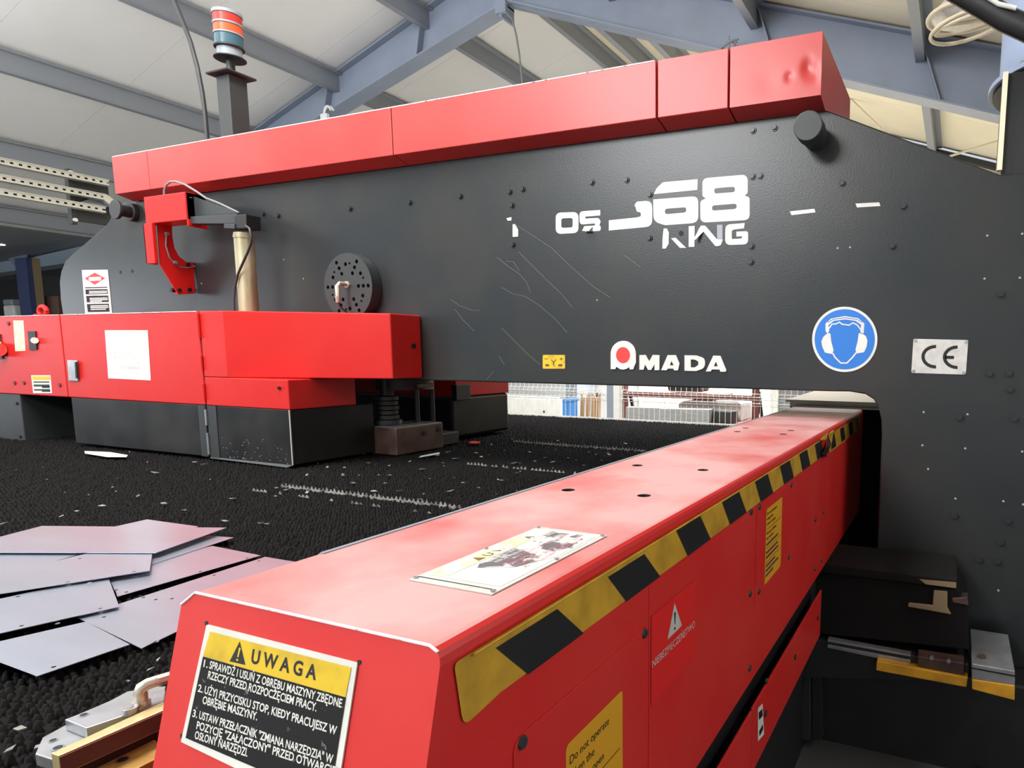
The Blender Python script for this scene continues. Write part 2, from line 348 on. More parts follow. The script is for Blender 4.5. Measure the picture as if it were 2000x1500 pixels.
part('bracket_wedge', MB().prism([(-8.095,1.36,2.94),(-8.095,1.58,3.07),(-8.095,1.6,2.94)], (.02,0,0)), M['greyplastic'], r)
for z in (2.76,3.21): part('bolt', MB().cyl((-8.08,1.3,z),(-8.06,1.3,z),.018,n=12), M['white'], r, smooth=40)

# lamps and far left shelf
pl_ = (-14.3496,3.3,3.1854)
r = thing('pendant_lamp','small lit lamp under the side bay roof at far left','lamp',pl_)
part('shade', MB().cyl((pl_[0],3.3,pl_[2]+.03),(pl_[0],3.3,pl_[2]+.09),.075,.03), M['greyplastic'], r, smooth=40)
part('diffuser', MB().cyl((pl_[0],3.3,pl_[2]-.03),(pl_[0],3.3,pl_[2]+.03),.05,.07), M['lamp'], r, smooth=40)
part('stem', MB().cyl((pl_[0],3.3,pl_[2]+.09),(pl_[0],3.3,3.28),.012), M['charcoal'], r)
r = thing('storage_shelf','dark storage shelf with navy and tan uprights behind the red cabinet','shelf',(-13.0,3.4,0))
part('upright', MB().box(*[-14.1805,-13.8468],3.38,3.5,0,2.95), M['navy'], r)
part('upright', MB().box(*[-13.9924,-13.8267],3.45,3.55,0,2.95), M['tan'], r)
part('back_panel', MB().box(-16.5,-10.2,4.0,4.05,0,2.74), M['black'], r)
part('shelf_board', MB().box(-13.2,-11.0,3.5,4.0,1.86,1.9), M['rust'], r)
part('shelf_board', MB().box(-16.2,-13.3,3.5,4.0,1.9,1.94), M['charcoal'], r)
tag(part('brown_carton', MB().box(*[-14.1542,-13.5537],3.6,3.9,1.902,2.36), M['rust'], bevel=.01), 'dark brown carton on the shelf behind the frame at left','box')
tag(part('silver_tray', MB().box(*[-13.8061,-13.3498],3.52,3.598,1.902,2.0).box(*[-13.7613,-13.4079],3.51,3.52,1.93,1.97), M['steel'], bevel=.01), 'silver metal tray standing before the brown carton','tray')
r = thing('white_appliance','white machine part on the shelf left of the navy upright','machine part',(-14.2,3.6,1.94))
part('body', MB().box(*[-15.2491,-14.9067],3.6,3.9,1.942,2.24), M['white'], r, bevel=.03)
part('top_cap', MB().box(*[-15.2821,-14.9875],3.62,3.85,2.24,2.34), M['greyplastic'], r, bevel=.02)

# high-bay lamp and coil of pale cable at the upper right
lx, ly, lz = -.075, 2.0, 3.545
r = thing('high_bay_lamp','white round hall lamp under the roof at upper right','lamp',(lx,ly,lz))
part('reflector', MB().cyl((lx,ly,lz),(lx,ly,lz+.12),.20,.09,28), M['white'], r, smooth=40)
part('lens', MB().cyl((lx,ly,lz-.012),(lx,ly,lz),.17,.185,28), M['alu'], r, smooth=40)
part('guard_ring', MB().tube([(lx+.205*math.cos(a),ly+.205*math.sin(a),lz-.004) for a in [2*math.pi*k/28 for k in range(29)]],.012), M['cream'], r, smooth=60)
part('stem', MB().cyl((lx,ly,lz+.12),(lx,ly,roofz(lx)-.03),.016), M['charcoal'], r)
mb = MB()
for j in range(3):
    mb.tube([(lx+.04+(.17+.024*j)*math.cos(a),ly-.10+(.12+.015*j)*math.sin(a),lz-.07-.016*j+.04*math.sin(a+j)) for a in [2*math.pi*k/30 for k in range(31)]],.011)
tag(part('cable_coil', mb, M['cream'], smooth=60),'coil of cream cable hanging below the white hall lamp','cable')

# ---------------------------------------------------------------- safety fence and what stands behind it
fe = thing('mesh_fence','white welded wire mesh fence behind the brush table','fence',(-2.8,2.6,0))
mb = MB(); x = -6.0
zf = [(0.08,0),(0.9,0),(1.085,0),(1.11,-.03),(1.135,0),(1.16,-.03),(1.185,0),(1.6,0)]
while x < 0.2:
    if not -2.86 < x < -2.72:
        mb.tube([(x,2.6+d,z) for z,d in zf], .0022, 4)
    x += .05
for z in (.1,.3,.5,.7,.925,1.11,1.135,1.085,1.16,1.185,1.3,1.5):
    d = -.03 if z in (1.11,1.16) else 0
    for a, b in ((-6.0,-2.86),(-2.72,.2)): mb.tube([(a,2.594+d,z),(b,2.594+d,z)], .0035, 4)
tag(part('wire_mesh', mb, M['white'], fe), kind='stuff')
part('post', MB().box(-2.86,-2.79,2.58,2.64,0,1.7), M['greyplastic'], fe, bevel=.004)
part('post', MB().box(-2.788,-2.725,2.57,2.63,0,1.7), M['white'], fe, bevel=.004)
part('post', MB().box(-6.06,-6.0,2.57,2.63,0,1.7), M['white'], fe, bevel=.004)
part('post', MB().box(.2,.26,2.57,2.63,0,1.7), M['white'], fe, bevel=.004)
r = thing('white_crate','long white crate behind the fence at its left end','crate',(-4.3,3.4,0))
part('crate_body', MB().box(*[-4.481,-3.759],3.2,3.27,.5,1.0309), M['white'], r, bevel=.01)
part('crate_lid', MB().box(*[-4.4475,-3.7838],3.21,3.26,1.0309,1.047), M['wall'], r)
part('knob', MB().cyl((-3.9415,3.19,0.8953),(-3.9483,3.2,0.8943),.012), M['ink'], r)
part('base', MB().box(-4.3,-3.8,3.205,3.265,0,.5), M['charcoal'], r)
r = thing('blue_bin','blue plastic bin beside the white crate behind the fence','bin',(-3.9,3.6,0))
part('bin_body', MB().box(*[-4.0835,-3.9895],3.72,3.95,.3,.98), M['bluebin'], r, bevel=.02)
part('bin_rim', MB().box(*[-4.0902,-3.9828],3.71,3.96,.96,.99), M['bluebin'], r, bevel=.005)
part('stand', MB().box(-4.05,-3.95,3.75,3.9,0,.3), M['charcoal'], r)
r = thing('grey_locker','grey metal locker behind the fence left of the cardboard','locker',(-4.4,4.6,0))
part('locker_body', MB().box(*[-4.5044,-4.3402],4.5,4.9,0,1.9), M['greyplastic'], r, bevel=.01)
part('door', MB().box(*[-4.4894,-4.355],4.49,4.5,.05,1.85), M['greyplastic'], r, bevel=.004)
for k in range(4):
    u = [-3.973,-3.919,-3.865,-3.811,-3.758]
    tag(part('cardboard_sheet', MB().prism([(u[k]+.004,3.9+.03*k,.0),(u[k+1]-.004,3.9+.03*k,.0),(u[k+1]-.004,3.98+.03*k,1.0+.05*(k%2)),(u[k]+.004,3.98+.03*k,1.06-.05*(k%2))],(0,.02,0)), M['cardboard']),
        ['leftmost cardboard sheet leaning behind the fence','second cardboard sheet from the grey locker','third cardboard sheet from the grey locker','rightmost cardboard sheet beside the white door'][k],'cardboard','leaning cardboard sheets')
r = thing('white_cabinet','white cabinet with a small hinge behind the fence post','cabinet',(-3.9,5.0,0))
part('cabinet_body', MB().box(*[-4.3705,-4.1411],5.0,5.5,0,1.9), M['wall'], r, bevel=.01)
part('hinge', MB().box(*[-4.3436,-4.3206],4.98,5.0,*[0.9244,0.9849]), M['charcoal'], r)
# dark red rack with a slab, boxes and a black drum end on it
rk = thing('pallet_rack','dark red steel rack behind the fence right of the post','rack',(-3.0,4.0,0))
for u in (-3.4398, -1.9038):
    part('upright', MB().box(u-.03,u+.03,4.0,4.08,0,2.0), M['rackred'], rk)
part('cross_beam', MB().box(*[-3.4398,-1.9038],3.99,4.05,*[1.026,1.081]), M['rackred'], rk)
part('cross_beam', MB().box(*[-3.4398,-1.9038],3.99,4.05,.70,.76), M['rackred'], rk)
part('deck', MB().box(-3.5,-1.85,3.80,4.65,.77,.79), M['rackred'], rk)
part('deck', MB().box(-3.2,-2.4,4.1,4.8,1.03,1.05), M['rackred'], rk)
part('brace', MB().prism([(-3.4263,4.1,1.0745),(-3.3938,4.1,1.0755),(-3.3485,4.1,0.891),(-3.3809,4.1,0.8897)], (0,.03,0)), M['ink'], rk)
part('brace', MB().prism([(-1.9124,4.1,1.1193),(-1.8792,4.1,1.1202),(-1.8394,4.1,0.8531),(-1.8726,4.1,0.8516)], (0,.03,0)), M['ink'], rk)
tag(part('grey_slab', MB().prism([(-3.3033,3.81,0.9247),(-2.8986,3.81,0.9293),(-2.8866,3.81,0.9243),(-2.3344,3.81,0.9354)] + [(-2.3327,3.81,.792),(-3.3034,3.81,.792)], (0,.15,0)), M['wood'], bevel=.006),'weathered grey slab on the rack behind the fence','slab')
tag(part('dark_block', MB().prism([(-2.3271,3.9,0.9183),(-2.1131,3.9,0.9111)] + [(-2.1112,3.9,.792),(-2.3255,3.9,.792)], (0,.2,0)), M['black'], bevel=.006),'dark block right of the weathered grey slab','block')
r = thing('white_box','white box on the rack behind the fence at right','box',(-2.2,4.2,.9))
part('box_body', MB().prism([(-2.8428,4.2,0.9496),(-2.114,4.2,0.9653)] + [(-2.1106,4.2,.792),(-2.8414,4.2,.792)], (0,.4,0)), M['white'], r, bevel=.006)
part('box_lid', MB().prism([(-2.8428,4.2,0.9553),(-2.1141,4.2,0.9708),(-2.1552,4.2,1.008),(-2.7505,4.2,0.9929)], (0,.4,0)), M['wall'], r)
tag(part('black_drum', MB().prism([(p[0],p[1],max(p[2],1.052)) for p in [(-3.0696,4.4,1.171),(-2.6584,4.4,1.1695),(-2.6577,4.4,1.1182),(-2.6595,4.4,1.1013),(-2.6654,4.4,1.088),(-2.6754,4.4,1.0784),(-2.6894,4.4,1.0725),(-2.7077,4.4,1.0704),(-3.0066,4.4,1.0659),(-3.0223,4.4,1.0672),(-3.0352,4.4,1.0716),(-3.0453,4.4,1.0792),(-3.0525,4.4,1.09),(-3.0569,4.4,1.1039)]], (0,.3,0)), M['ink']),'black rounded object over the rack behind the fence','drum')
r = thing('grey_door_leaf','dark grey door panel behind the fence at right end','door',(-1.3,5.2,0))
part('panel', MB().box(*[-1.9437,-1.1108],5.2,5.26,0,2.0), M['walldark'], r)
part('frame', MB().box(*[-2.0511,-1.95],5.16,5.28,0,2.05), M['white'], r)
r = thing('cream_chute','pale cream chute beyond the end of the red beam','chute',(-.45,.9,.9))
part('top_plate', MB().prism([(-.80,.75,1.262),(-.14,.75,1.262),(-.14,1.3,1.315),(-.66,1.3,1.315)], (0,0,.012)), M['cream'], r)
part('side_plate', MB().prism([(-.78,.76,.9),(-.16,.76,.9),(-.16,.76,1.26),(-.78,.76,1.26)], (0,.02,0)), M['cream'], r)

# ---------------------------------------------------------------- punch press: bridge frame
pf = thing('punch_press_frame','dark grey steel press frame with white lettering spanning the brush table','press frame',(0.3,0.3,0))
prof = [(1.7,0),(1.7,2.122),(.105,2.122),(-.505,2.412),(-4.90,2.405)] + [(-4.9156,2.3786),(-4.9888,2.3276),(-5.0447,2.2873),(-5.3611,2.1609),(-5.4621,2.1232),(-5.5472,2.0838),(-5.6079,2.0192),(-5.6389,1.9526),(-5.6494,1.8337),(-5.6418,1.7444)] + [(-5.63,1.36)] + [(-2.5811,1.3582),(-0.4495,1.3619),(-0.3714,1.3632),(-0.3137,1.3551),(-0.2826,1.3366),(-0.2624,1.3042),(-0.251,1.2598),(-0.2465,1.2012)] + [(-.24,0)]
part('frame_plate', MB().prism([(a,0,b) for a,b in prof], (0,.57,0)), M['frame'], pf, bevel=.006)
part('lower_jaw', MB().box(-5.4,-.9,.05,.5,0,.78), M['black'], pf)
part('end_tower', MB().box(.106,.9,.012,.5,2.10,2.455), M['frame'], pf, bevel=.004)
# bolts: (x, z) on the face, hexagon or round heads
bolts = [(-0.782,2.3692),(-0.6963,2.3698),(-0.7802,2.1973),(-0.749,2.1965),(-0.4311,2.1418),(-0.209,2.0411),(-0.2405,1.9024),(-0.7785,1.9308),(-0.7793,1.8697),(-2.9324,2.231),(-2.5311,2.2315),(-2.2181,2.2363),(-1.9345,2.2334),(-1.8623,2.2392),(-1.9233,2.1731),(-1.9232,1.997),(-1.5029,2.2375),(-1.334,2.233),(-1.2246,2.1641),(-1.2257,1.9876),(-3.5858,2.252),(-3.4685,2.2343),(-4.2954,2.2485),(0.1305,1.7191),(0.1121,1.4424),(0.1744,1.4443),(0.1808,1.3883),(0.0224,1.2823),(0.2005,1.2851),(0.0259,0.917),(0.2052,0.9156),(0.1857,0.835),(0.1188,0.7612),(0.1796,0.7623)]
b0 = None
for i, (x, z) in enumerate(bolts):
    if b0 is None:
        mb = MB().cyl((0,0,0),(0,-.004,0),.0145,n=16).cyl((0,-.004,0),(0,-.010,0),.0115,.0105,n=6)
        me = mb.mesh('bolt')
        b0 = link_mesh('bolt', me, M['frame'], pf, smooth=35); b0.location = Vector((x,0,z)) - root_of(pf)
    else: meshcopy(b0, pf, (x,0,z))
pins = [(-0.1009,1.2948),(0.0487,1.2932),(-0.0989,1.1708),(0.0481,1.1686),(0.2336,1.1687),(-0.0743,1.0832),(0.1869,1.7723),(0.076,1.7731),(0.0255,0.9799),(-0.4386,1.9038),(-0.3921,1.9047),(0.1894,0.6518),(0.1851,0.9849),(0.2488,0.9792),(0.0756,1.9203),(0.1845,1.9199),(-3.4486,1.9986),(-3.3046,1.8903),(-4.1594,1.8919),(-1.4803,1.7341)]
p0 = None
for x, z in pins:
    if p0 is None:
        p0 = link_mesh('rivet', MB().cyl((0,0,0),(0,-.002,0),.0042,.003,n=10).mesh('rivet'), M['greyfade'], pf, smooth=35); p0.location = Vector((x,0,z)) - root_of(pf)
    else: meshcopy(p0, pf, (x,0,z))
h0 = None
for x, z in [(-4.9434,1.9885),(-4.8212,1.9893),(-1.081,1.9971)]:
    if h0 is None:
        h0 = link_mesh('bolt_hole', MB().cyl((0,.004,0),(0,-.0008,0),.011,n=14).mesh('bolt_hole'), M['void'], pf); h0.location = Vector((x,0,z)) - root_of(pf)
    else: meshcopy(h0, pf, (x,0,z))
# lifting lugs
def lug(x, z, L, r, shaft, cap, base):
    b = Vector((x,0,z)); e = b + Vector((0,-L,0)); c = e + Vector((0,cap,0)); f = b + Vector((0,-.028,0))
    part('lifting_lug', MB().cyl(b, f, r*base, n=36).cyl(f, c, r*shaft, n=32).cyl(c, e, r, n=36), M['charcoal'], pf, smooth=40, bevel=.003)
lug(-.535, 2.312, .15, .052, .90, .07, .86)
lug(-4.747, 2.340, .105, .056, .62, .018, .98)

# peeled white model lettering
K = lambda nm, loops, m='white', lift=.0008: decal(nm, loops, FY, M[m], pf, lift)
K('letter', [[(-1.6884,2.0997),(-1.6872,2.108),(-1.6837,2.1143),(-1.678,2.1187),(-1.6702,2.1211),(-1.6601,2.1216),(-1.5998,2.1189),(-1.5893,2.1175),(-1.5812,2.1142),(-1.5755,2.1091),(-1.5721,2.1022),(-1.571,2.0934),(-1.5715,2.051),(-1.5727,2.0429),(-1.576,2.0367),(-1.5814,2.0323),(-1.5889,2.0297),(-1.5986,2.0289),(-1.6591,2.0298),(-1.67,2.031),(-1.6785,2.0342),(-1.6846,2.0393),(-1.6881,2.0465),(-1.6892,2.0556)], [(-1.6597,2.0869),(-1.6592,2.0902),(-1.6579,2.0927),(-1.6557,2.0944),(-1.6526,2.0954),(-1.6487,2.0957),(-1.6125,2.0949),(-1.6082,2.0944),(-1.6048,2.0931),(-1.6025,2.091),(-1.6011,2.0882),(-1.6006,2.0846),(-1.6009,2.0626),(-1.6014,2.0594),(-1.6028,2.0569),(-1.605,2.0551),(-1.608,2.0541),(-1.612,2.0538),(-1.6482,2.0548),(-1.6525,2.0553),(-1.6559,2.0566),(-1.6583,2.0587),(-1.6597,2.0615),(-1.6601,2.0651)]])
K('letter', [[(-1.5661,2.102),(-1.5654,2.1083),(-1.5629,2.1131),(-1.5588,2.1166),(-1.5531,2.1186),(-1.5457,2.1192),(-1.4616,2.1181),(-1.4618,2.0954),(-1.5322,2.0954),(-1.5338,2.0953),(-1.5351,2.0948),(-1.536,2.094),(-1.5366,2.093),(-1.5368,2.0916),(-1.5368,2.0913),(-1.5366,2.0898),(-1.536,2.0886),(-1.535,2.0877),(-1.5336,2.0872),(-1.5319,2.087),(-1.4789,2.0858),(-1.4752,2.0854),(-1.472,2.0845),(-1.4691,2.0829),(-1.4667,2.0808),(-1.4647,2.078),(-1.4596,2.0695),(-1.4664,2.0544),(-1.4597,2.0488),(-1.4598,2.0397),(-1.4602,2.0365),(-1.4615,2.0339),(-1.4637,2.0321),(-1.4667,2.0311),(-1.4705,2.0307),(-1.5374,2.0312),(-1.5409,2.055),(-1.495,2.0546),(-1.4946,2.0546),(-1.4942,2.0547),(-1.4937,2.0547),(-1.4933,2.0549),(-1.4929,2.055),(-1.4889,2.0567),(-1.4877,2.0573),(-1.487,2.0581),(-1.4868,2.0589),(-1.4872,2.0599),(-1.488,2.061),(-1.4891,2.0621),(-1.4898,2.0627),(-1.4906,2.0631),(-1.4914,2.0635),(-1.4923,2.0637),(-1.4932,2.0637),(-1.5457,2.0631),(-1.5529,2.0637),(-1.5585,2.0656),(-1.5626,2.069),(-1.565,2.0737),(-1.5659,2.0798)]])
K('letter', [[(-1.4196,2.072),(-1.2849,2.0746),(-1.2722,2.0767),(-1.2699,2.0773),(-1.2681,2.0783),(-1.2668,2.0797),(-1.266,2.0814),(-1.2658,2.0835),(-1.2658,2.0866),(-1.2661,2.0895),(-1.2672,2.0918),(-1.269,2.0938),(-1.2715,2.0952),(-1.2746,2.0962),(-1.2813,2.0975),(-1.2826,2.0979),(-1.2837,2.0985),(-1.2847,2.0992),(-1.2854,2.1002),(-1.2859,2.1014),(-1.2919,2.1189),(-1.2965,2.1242),(-1.2891,2.1351),(-1.2878,2.1367),(-1.2862,2.1379),(-1.2843,2.1388),(-1.2823,2.1393),(-1.2799,2.1395),(-1.2471,2.1392),(-1.2349,2.1379),(-1.2254,2.1343),(-1.2186,2.1283),(-1.2146,2.12),(-1.2132,2.1093),(-1.213,2.0605),(-1.2142,2.0506),(-1.2179,2.0429),(-1.2241,2.0373),(-1.2328,2.0338),(-1.244,2.0325),(-1.4198,2.0292)]])
K('letter', [[(-1.206,2.1636),(-1.1937,2.1858),(-1.1689,2.2047),(-1.1671,2.2058),(-1.1652,2.2067),(-1.1632,2.2073),(-1.1611,2.2077),(-1.1588,2.2078),(-1.0101,2.2063),(-1.0112,2.1642)]])
K('letter', [[(-1.2088,2.1425),(-1.0355,2.1405),(-1.025,2.1394),(-1.0169,2.1361),(-1.0111,2.1309),(-1.0075,2.1235),(-1.0062,2.1141),(-1.0055,2.0616),(-1.0066,2.0519),(-1.0101,2.0443),(-1.016,2.0388),(-1.0244,2.0356),(-1.0352,2.0345),(-1.1471,2.0343),(-1.1496,2.0344),(-1.1522,2.0346),(-1.1547,2.0351),(-1.1572,2.0357),(-1.1597,2.0364),(-1.1803,2.0435),(-1.19,2.0478),(-1.1976,2.0534),(-1.2031,2.0602),(-1.2064,2.0683),(-1.2077,2.0777)], [(-1.155,2.0903),(-1.1546,2.0939),(-1.1532,2.0967),(-1.151,2.0987),(-1.1478,2.0999),(-1.1438,2.1003),(-1.0707,2.1001),(-1.0665,2.0997),(-1.0632,2.0985),(-1.0608,2.0963),(-1.0594,2.0934),(-1.0589,2.0896),(-1.0589,2.089),(-1.0593,2.0854),(-1.0606,2.0827),(-1.0628,2.0807),(-1.0658,2.0795),(-1.0698,2.0791),(-1.1427,2.0786),(-1.1471,2.079),(-1.1505,2.0803),(-1.153,2.0825),(-1.1545,2.0855),(-1.155,2.0894)]])
K('letter', [[(-0.9896,2.1859),(-0.9887,2.1938),(-0.9859,2.1999),(-0.9811,2.2043),(-0.9744,2.2068),(-0.9657,2.2076),(-0.8265,2.206),(-0.8166,2.2048),(-0.8088,2.2017),(-0.8032,2.1966),(-0.7998,2.1894),(-0.7985,2.1803),(-0.7976,2.1413),(-0.7978,2.1385),(-0.7986,2.1359),(-0.7999,2.1336),(-0.8018,2.1317),(-0.8042,2.1301),(-0.8075,2.1283),(-0.8086,2.1275),(-0.8091,2.1268),(-0.809,2.1262),(-0.8083,2.1255),(-0.807,2.1249),(-0.8,2.1222),(-0.796,2.1203),(-0.7929,2.1179),(-0.7907,2.1149),(-0.7893,2.1115),(-0.7888,2.1075),(-0.7876,2.0533),(-0.7884,2.0453),(-0.7911,2.0391),(-0.7958,2.0348),(-0.8024,2.0322),(-0.811,2.0314),(-0.9683,2.0336),(-0.9785,2.0347),(-0.9864,2.0379),(-0.9922,2.0431),(-0.9957,2.0504),(-0.9969,2.0597),(-0.9976,2.1094),(-0.9972,2.1138),(-0.9957,2.1174),(-0.9933,2.1204),(-0.99,2.1227),(-0.9856,2.1243),(-0.9774,2.1264),(-0.9761,2.1269),(-0.9754,2.1275),(-0.9753,2.1281),(-0.9759,2.1289),(-0.9771,2.1298),(-0.9813,2.1325),(-0.984,2.1346),(-0.9862,2.1369),(-0.9877,2.1395),(-0.9887,2.1423),(-0.989,2.1454)], [(-0.9378,2.1546),(-0.9375,2.1581),(-0.9363,2.1608),(-0.9342,2.1627),(-0.9312,2.1638),(-0.9274,2.1642),(-0.8622,2.1636),(-0.8581,2.1632),(-0.855,2.1619),(-0.8527,2.1598),(-0.8513,2.1569),(-0.8507,2.1532),(-0.8507,2.1524),(-0.8511,2.1489),(-0.8523,2.1463),(-0.8543,2.1444),(-0.8572,2.1432),(-0.8609,2.1429),(-0.9264,2.1436),(-0.9305,2.1441),(-0.9336,2.1453),(-0.9359,2.1474),(-0.9373,2.1503),(-0.9378,2.154)], [(-0.9463,2.0879),(-0.9459,2.0916),(-0.9446,2.0944),(-0.9424,2.0964),(-0.9394,2.0976),(-0.9354,2.098),(-0.8534,2.0978),(-0.8495,2.0974),(-0.8464,2.0962),(-0.8441,2.0941),(-0.8428,2.0913),(-0.8422,2.0876),(-0.8422,2.0876),(-0.8426,2.084),(-0.8439,2.0811),(-0.846,2.0791),(-0.8491,2.0779),(-0.853,2.0775),(-0.9351,2.0778),(-0.939,2.0782),(-0.9421,2.0794),(-0.9444,2.0815),(-0.9458,2.0843),(-0.9463,2.0879)]])
K('letter', [[(-1.1602,2.0213),(-1.145,2.0203),(-1.1365,2.0034),(-1.1373,1.9586),(-1.1501,1.9393),(-1.1659,1.9401),(-1.1645,1.9851)]])
K('letter', [[(-1.1263,1.9799),(-1.1057,1.9807),(-1.0573,1.9375),(-1.0859,1.939)]])
K('letter', [[(-1.0473,2.0236),(-1.0212,2.0234),(-1.0213,1.94),(-1.0464,1.9404)]])
K('letter', [[(-1.0075,2.003),(-0.9973,2.0181),(-0.996,2.0197),(-0.9944,2.0209),(-0.9926,2.0217),(-0.9905,2.0222),(-0.9882,2.0222),(-0.9804,2.0217),(-0.9785,2.0215),(-0.9768,2.021),(-0.9751,2.0202),(-0.9736,2.0192),(-0.9723,2.0179),(-0.9232,1.9645),(-0.8979,1.9626),(-0.9044,1.9454),(-0.9056,1.943),(-0.9072,1.9411),(-0.9093,1.9397),(-0.9117,1.9387),(-0.9145,1.9381),(-0.923,1.9373),(-0.9253,1.9372),(-0.9275,1.9376),(-0.9295,1.9384),(-0.9313,1.9396),(-0.933,1.9413),(-0.9805,1.9965),(-0.9832,2.0)]])
K('letter', [[(-0.9241,2.021),(-0.9005,2.0204),(-0.8995,1.9636),(-0.9226,1.9649)]], 'greyfade')
K('letter', [[(-0.8884,2.0),(-0.8876,2.0071),(-0.885,2.0127),(-0.8808,2.0166),(-0.8749,2.019),(-0.8673,2.0199),(-0.8076,2.0206),(-0.8098,2.0004),(-0.8503,1.9983),(-0.8509,1.9982),(-0.8514,1.9982),(-0.852,1.998),(-0.8525,1.9978),(-0.8531,1.9976),(-0.8584,1.9952),(-0.8593,1.9947),(-0.86,1.994),(-0.8605,1.9932),(-0.8608,1.9923),(-0.8609,1.9912),(-0.8605,1.9669),(-0.8602,1.9651),(-0.8595,1.9637),(-0.8584,1.9627),(-0.8569,1.962),(-0.8549,1.9618),(-0.8227,1.9615),(-0.8217,1.9616),(-0.8209,1.9618),(-0.8202,1.9623),(-0.8196,1.9628),(-0.8192,1.9636),(-0.8162,1.9699),(-0.8409,1.9703),(-0.8413,1.9895),(-0.8033,1.9886),(-0.7995,1.9882),(-0.7965,1.9869),(-0.7943,1.9849),(-0.793,1.9821),(-0.7925,1.9785),(-0.792,1.9559),(-0.7926,1.9493),(-0.7948,1.9442),(-0.7987,1.9406),(-0.8041,1.9385),(-0.8112,1.9379),(-0.8634,1.9389),(-0.8723,1.9399),(-0.8792,1.9428),(-0.8841,1.9475),(-0.8871,1.9539),(-0.8882,1.9621)]])
K('letter', [[(-1.9559,2.1172),(-1.9277,2.12),(-1.9281,2.1057),(-1.9482,2.1054)]])
K('letter', [[(-1.9217,2.0877),(-1.9087,2.0868),(-1.8924,2.0634),(-1.8933,2.0315),(-1.9232,2.0316)]])
# curled ends of peeled letters
def flap(a, b, c, d):
    fl = part('peeled_flap', MB().prism([a,b,c,d], (0,-.0006,0)), M['white'], pf)
    tag(fl, 'curled loose end of a peeling letter')
q = [(-1.0178,1.962),(-1.007,1.9638),(-0.9806,1.9989),(-1.0048,2.0028),(-1.5405,2.0314),(-1.5064,2.0293),(-1.5001,2.0503),(-1.5409,2.055)]
flap((q[0][0],-.026,q[0][1]),(q[1][0],-.026,q[1][1]),(q[2][0],-.001,q[2][1]),(q[3][0],-.001,q[3][1]))
flap((q[4][0],-.022,q[4][1]),(q[5][0],-.022,q[5][1]),(q[6][0],-.001,q[6][1]),(q[7][0],-.001,q[7][1]))
# maker's lettering: raised 3 mm
def raised(loops, m='white'): return decal('raised_letter', loops, FY, M[m], pf, .0002, .006)
raised([[(-1.4109,1.4324),(-1.4106,1.5),(-1.4093,1.511),(-1.4057,1.5217),(-1.3999,1.5314),(-1.3921,1.54),(-1.3827,1.547),(-1.372,1.5522),(-1.3604,1.5554),(-1.3484,1.5565),(-1.3364,1.5554),(-1.325,1.5523),(-1.3145,1.5471),(-1.3052,1.5402),(-1.2977,1.5318),(-1.2921,1.5222),(-1.2886,1.5118),(-1.287,1.5009),(-1.287,1.4633),(-1.3004,1.4333),(-1.3169,1.433),(-1.3194,1.4428),(-1.332,1.435),(-1.3487,1.4311),(-1.3649,1.4336),(-1.3827,1.4432),(-1.3878,1.4327)]])
decal('logo_disc', [[(-1.3149,1.4949),(-1.3155,1.4882),(-1.3175,1.4817),(-1.3206,1.4756),(-1.3249,1.4703),(-1.3301,1.4659),(-1.336,1.4626),(-1.3424,1.4606),(-1.3491,1.4598),(-1.3558,1.4604),(-1.3623,1.4623),(-1.3682,1.4655),(-1.3735,1.4697),(-1.3777,1.475),(-1.3809,1.481),(-1.3829,1.4876),(-1.3835,1.4944),(-1.3828,1.5012),(-1.3808,1.5078),(-1.3776,1.5138),(-1.3733,1.5191),(-1.3681,1.5235),(-1.3621,1.5267),(-1.3556,1.5287),(-1.349,1.5294),(-1.3423,1.5288),(-1.3359,1.5268),(-1.33,1.5236),(-1.3248,1.5194),(-1.3206,1.5141),(-1.3175,1.5082),(-1.3155,1.5017)]], FYat(-.0064), M['logored'], pf)
raised([[(-1.2696,1.4953),(-1.2401,1.4965),(-1.2229,1.4685),(-1.206,1.4967),(-1.1745,1.4961),(-1.1751,1.4319),(-1.1974,1.4315),(-1.1975,1.4578),(-1.213,1.4325),(-1.2277,1.4323),(-1.2425,1.455),(-1.2498,1.4328),(-1.2696,1.4325)]])
raised([[(-1.166,1.432),(-1.1362,1.4965),(-1.0982,1.4968),(-1.0814,1.4616),(-1.0882,1.4325),(-1.1048,1.4322),(-1.1096,1.4395),(-1.1358,1.4391),(-1.1391,1.4325)], [(-1.1263,1.4532),(-1.1184,1.4719),(-1.1073,1.4534)]])
raised([[(-1.0584,1.4963),(-1.0117,1.4963),(-1.01,1.4962),(-1.0083,1.4961),(-1.0066,1.4958),(-1.0049,1.4955),(-1.0033,1.4951),(-0.9827,1.489),(-0.977,1.4867),(-0.9725,1.4835),(-0.9694,1.4795),(-0.9674,1.4747),(-0.9667,1.469),(-0.9666,1.4624),(-0.9673,1.4555),(-0.9694,1.4496),(-0.9731,1.4447),(-0.9783,1.4408),(-0.9851,1.4379),(-1.0026,1.4322),(-1.0042,1.4317),(-1.0058,1.4314),(-1.0074,1.4311),(-1.009,1.431),(-1.0107,1.431),(-1.0577,1.4317)], [(-1.0303,1.4794),(-1.0142,1.4788),(-1.0133,1.4788),(-1.0123,1.4786),(-1.0114,1.4784),(-1.0104,1.4781),(-1.0095,1.4777),(-1.0006,1.4736),(-0.9988,1.4725),(-0.9973,1.4712),(-0.9963,1.4697),(-0.9957,1.468),(-0.9955,1.466),(-0.9954,1.4609),(-0.9956,1.4592),(-0.996,1.4576),(-0.9968,1.4561),(-0.998,1.4548),(-0.9995,1.4537),(-1.0091,1.4477),(-1.01,1.4472),(-1.011,1.4468),(-1.012,1.4465),(-1.013,1.4463),(-1.0141,1.4462),(-1.0299,1.446)]])
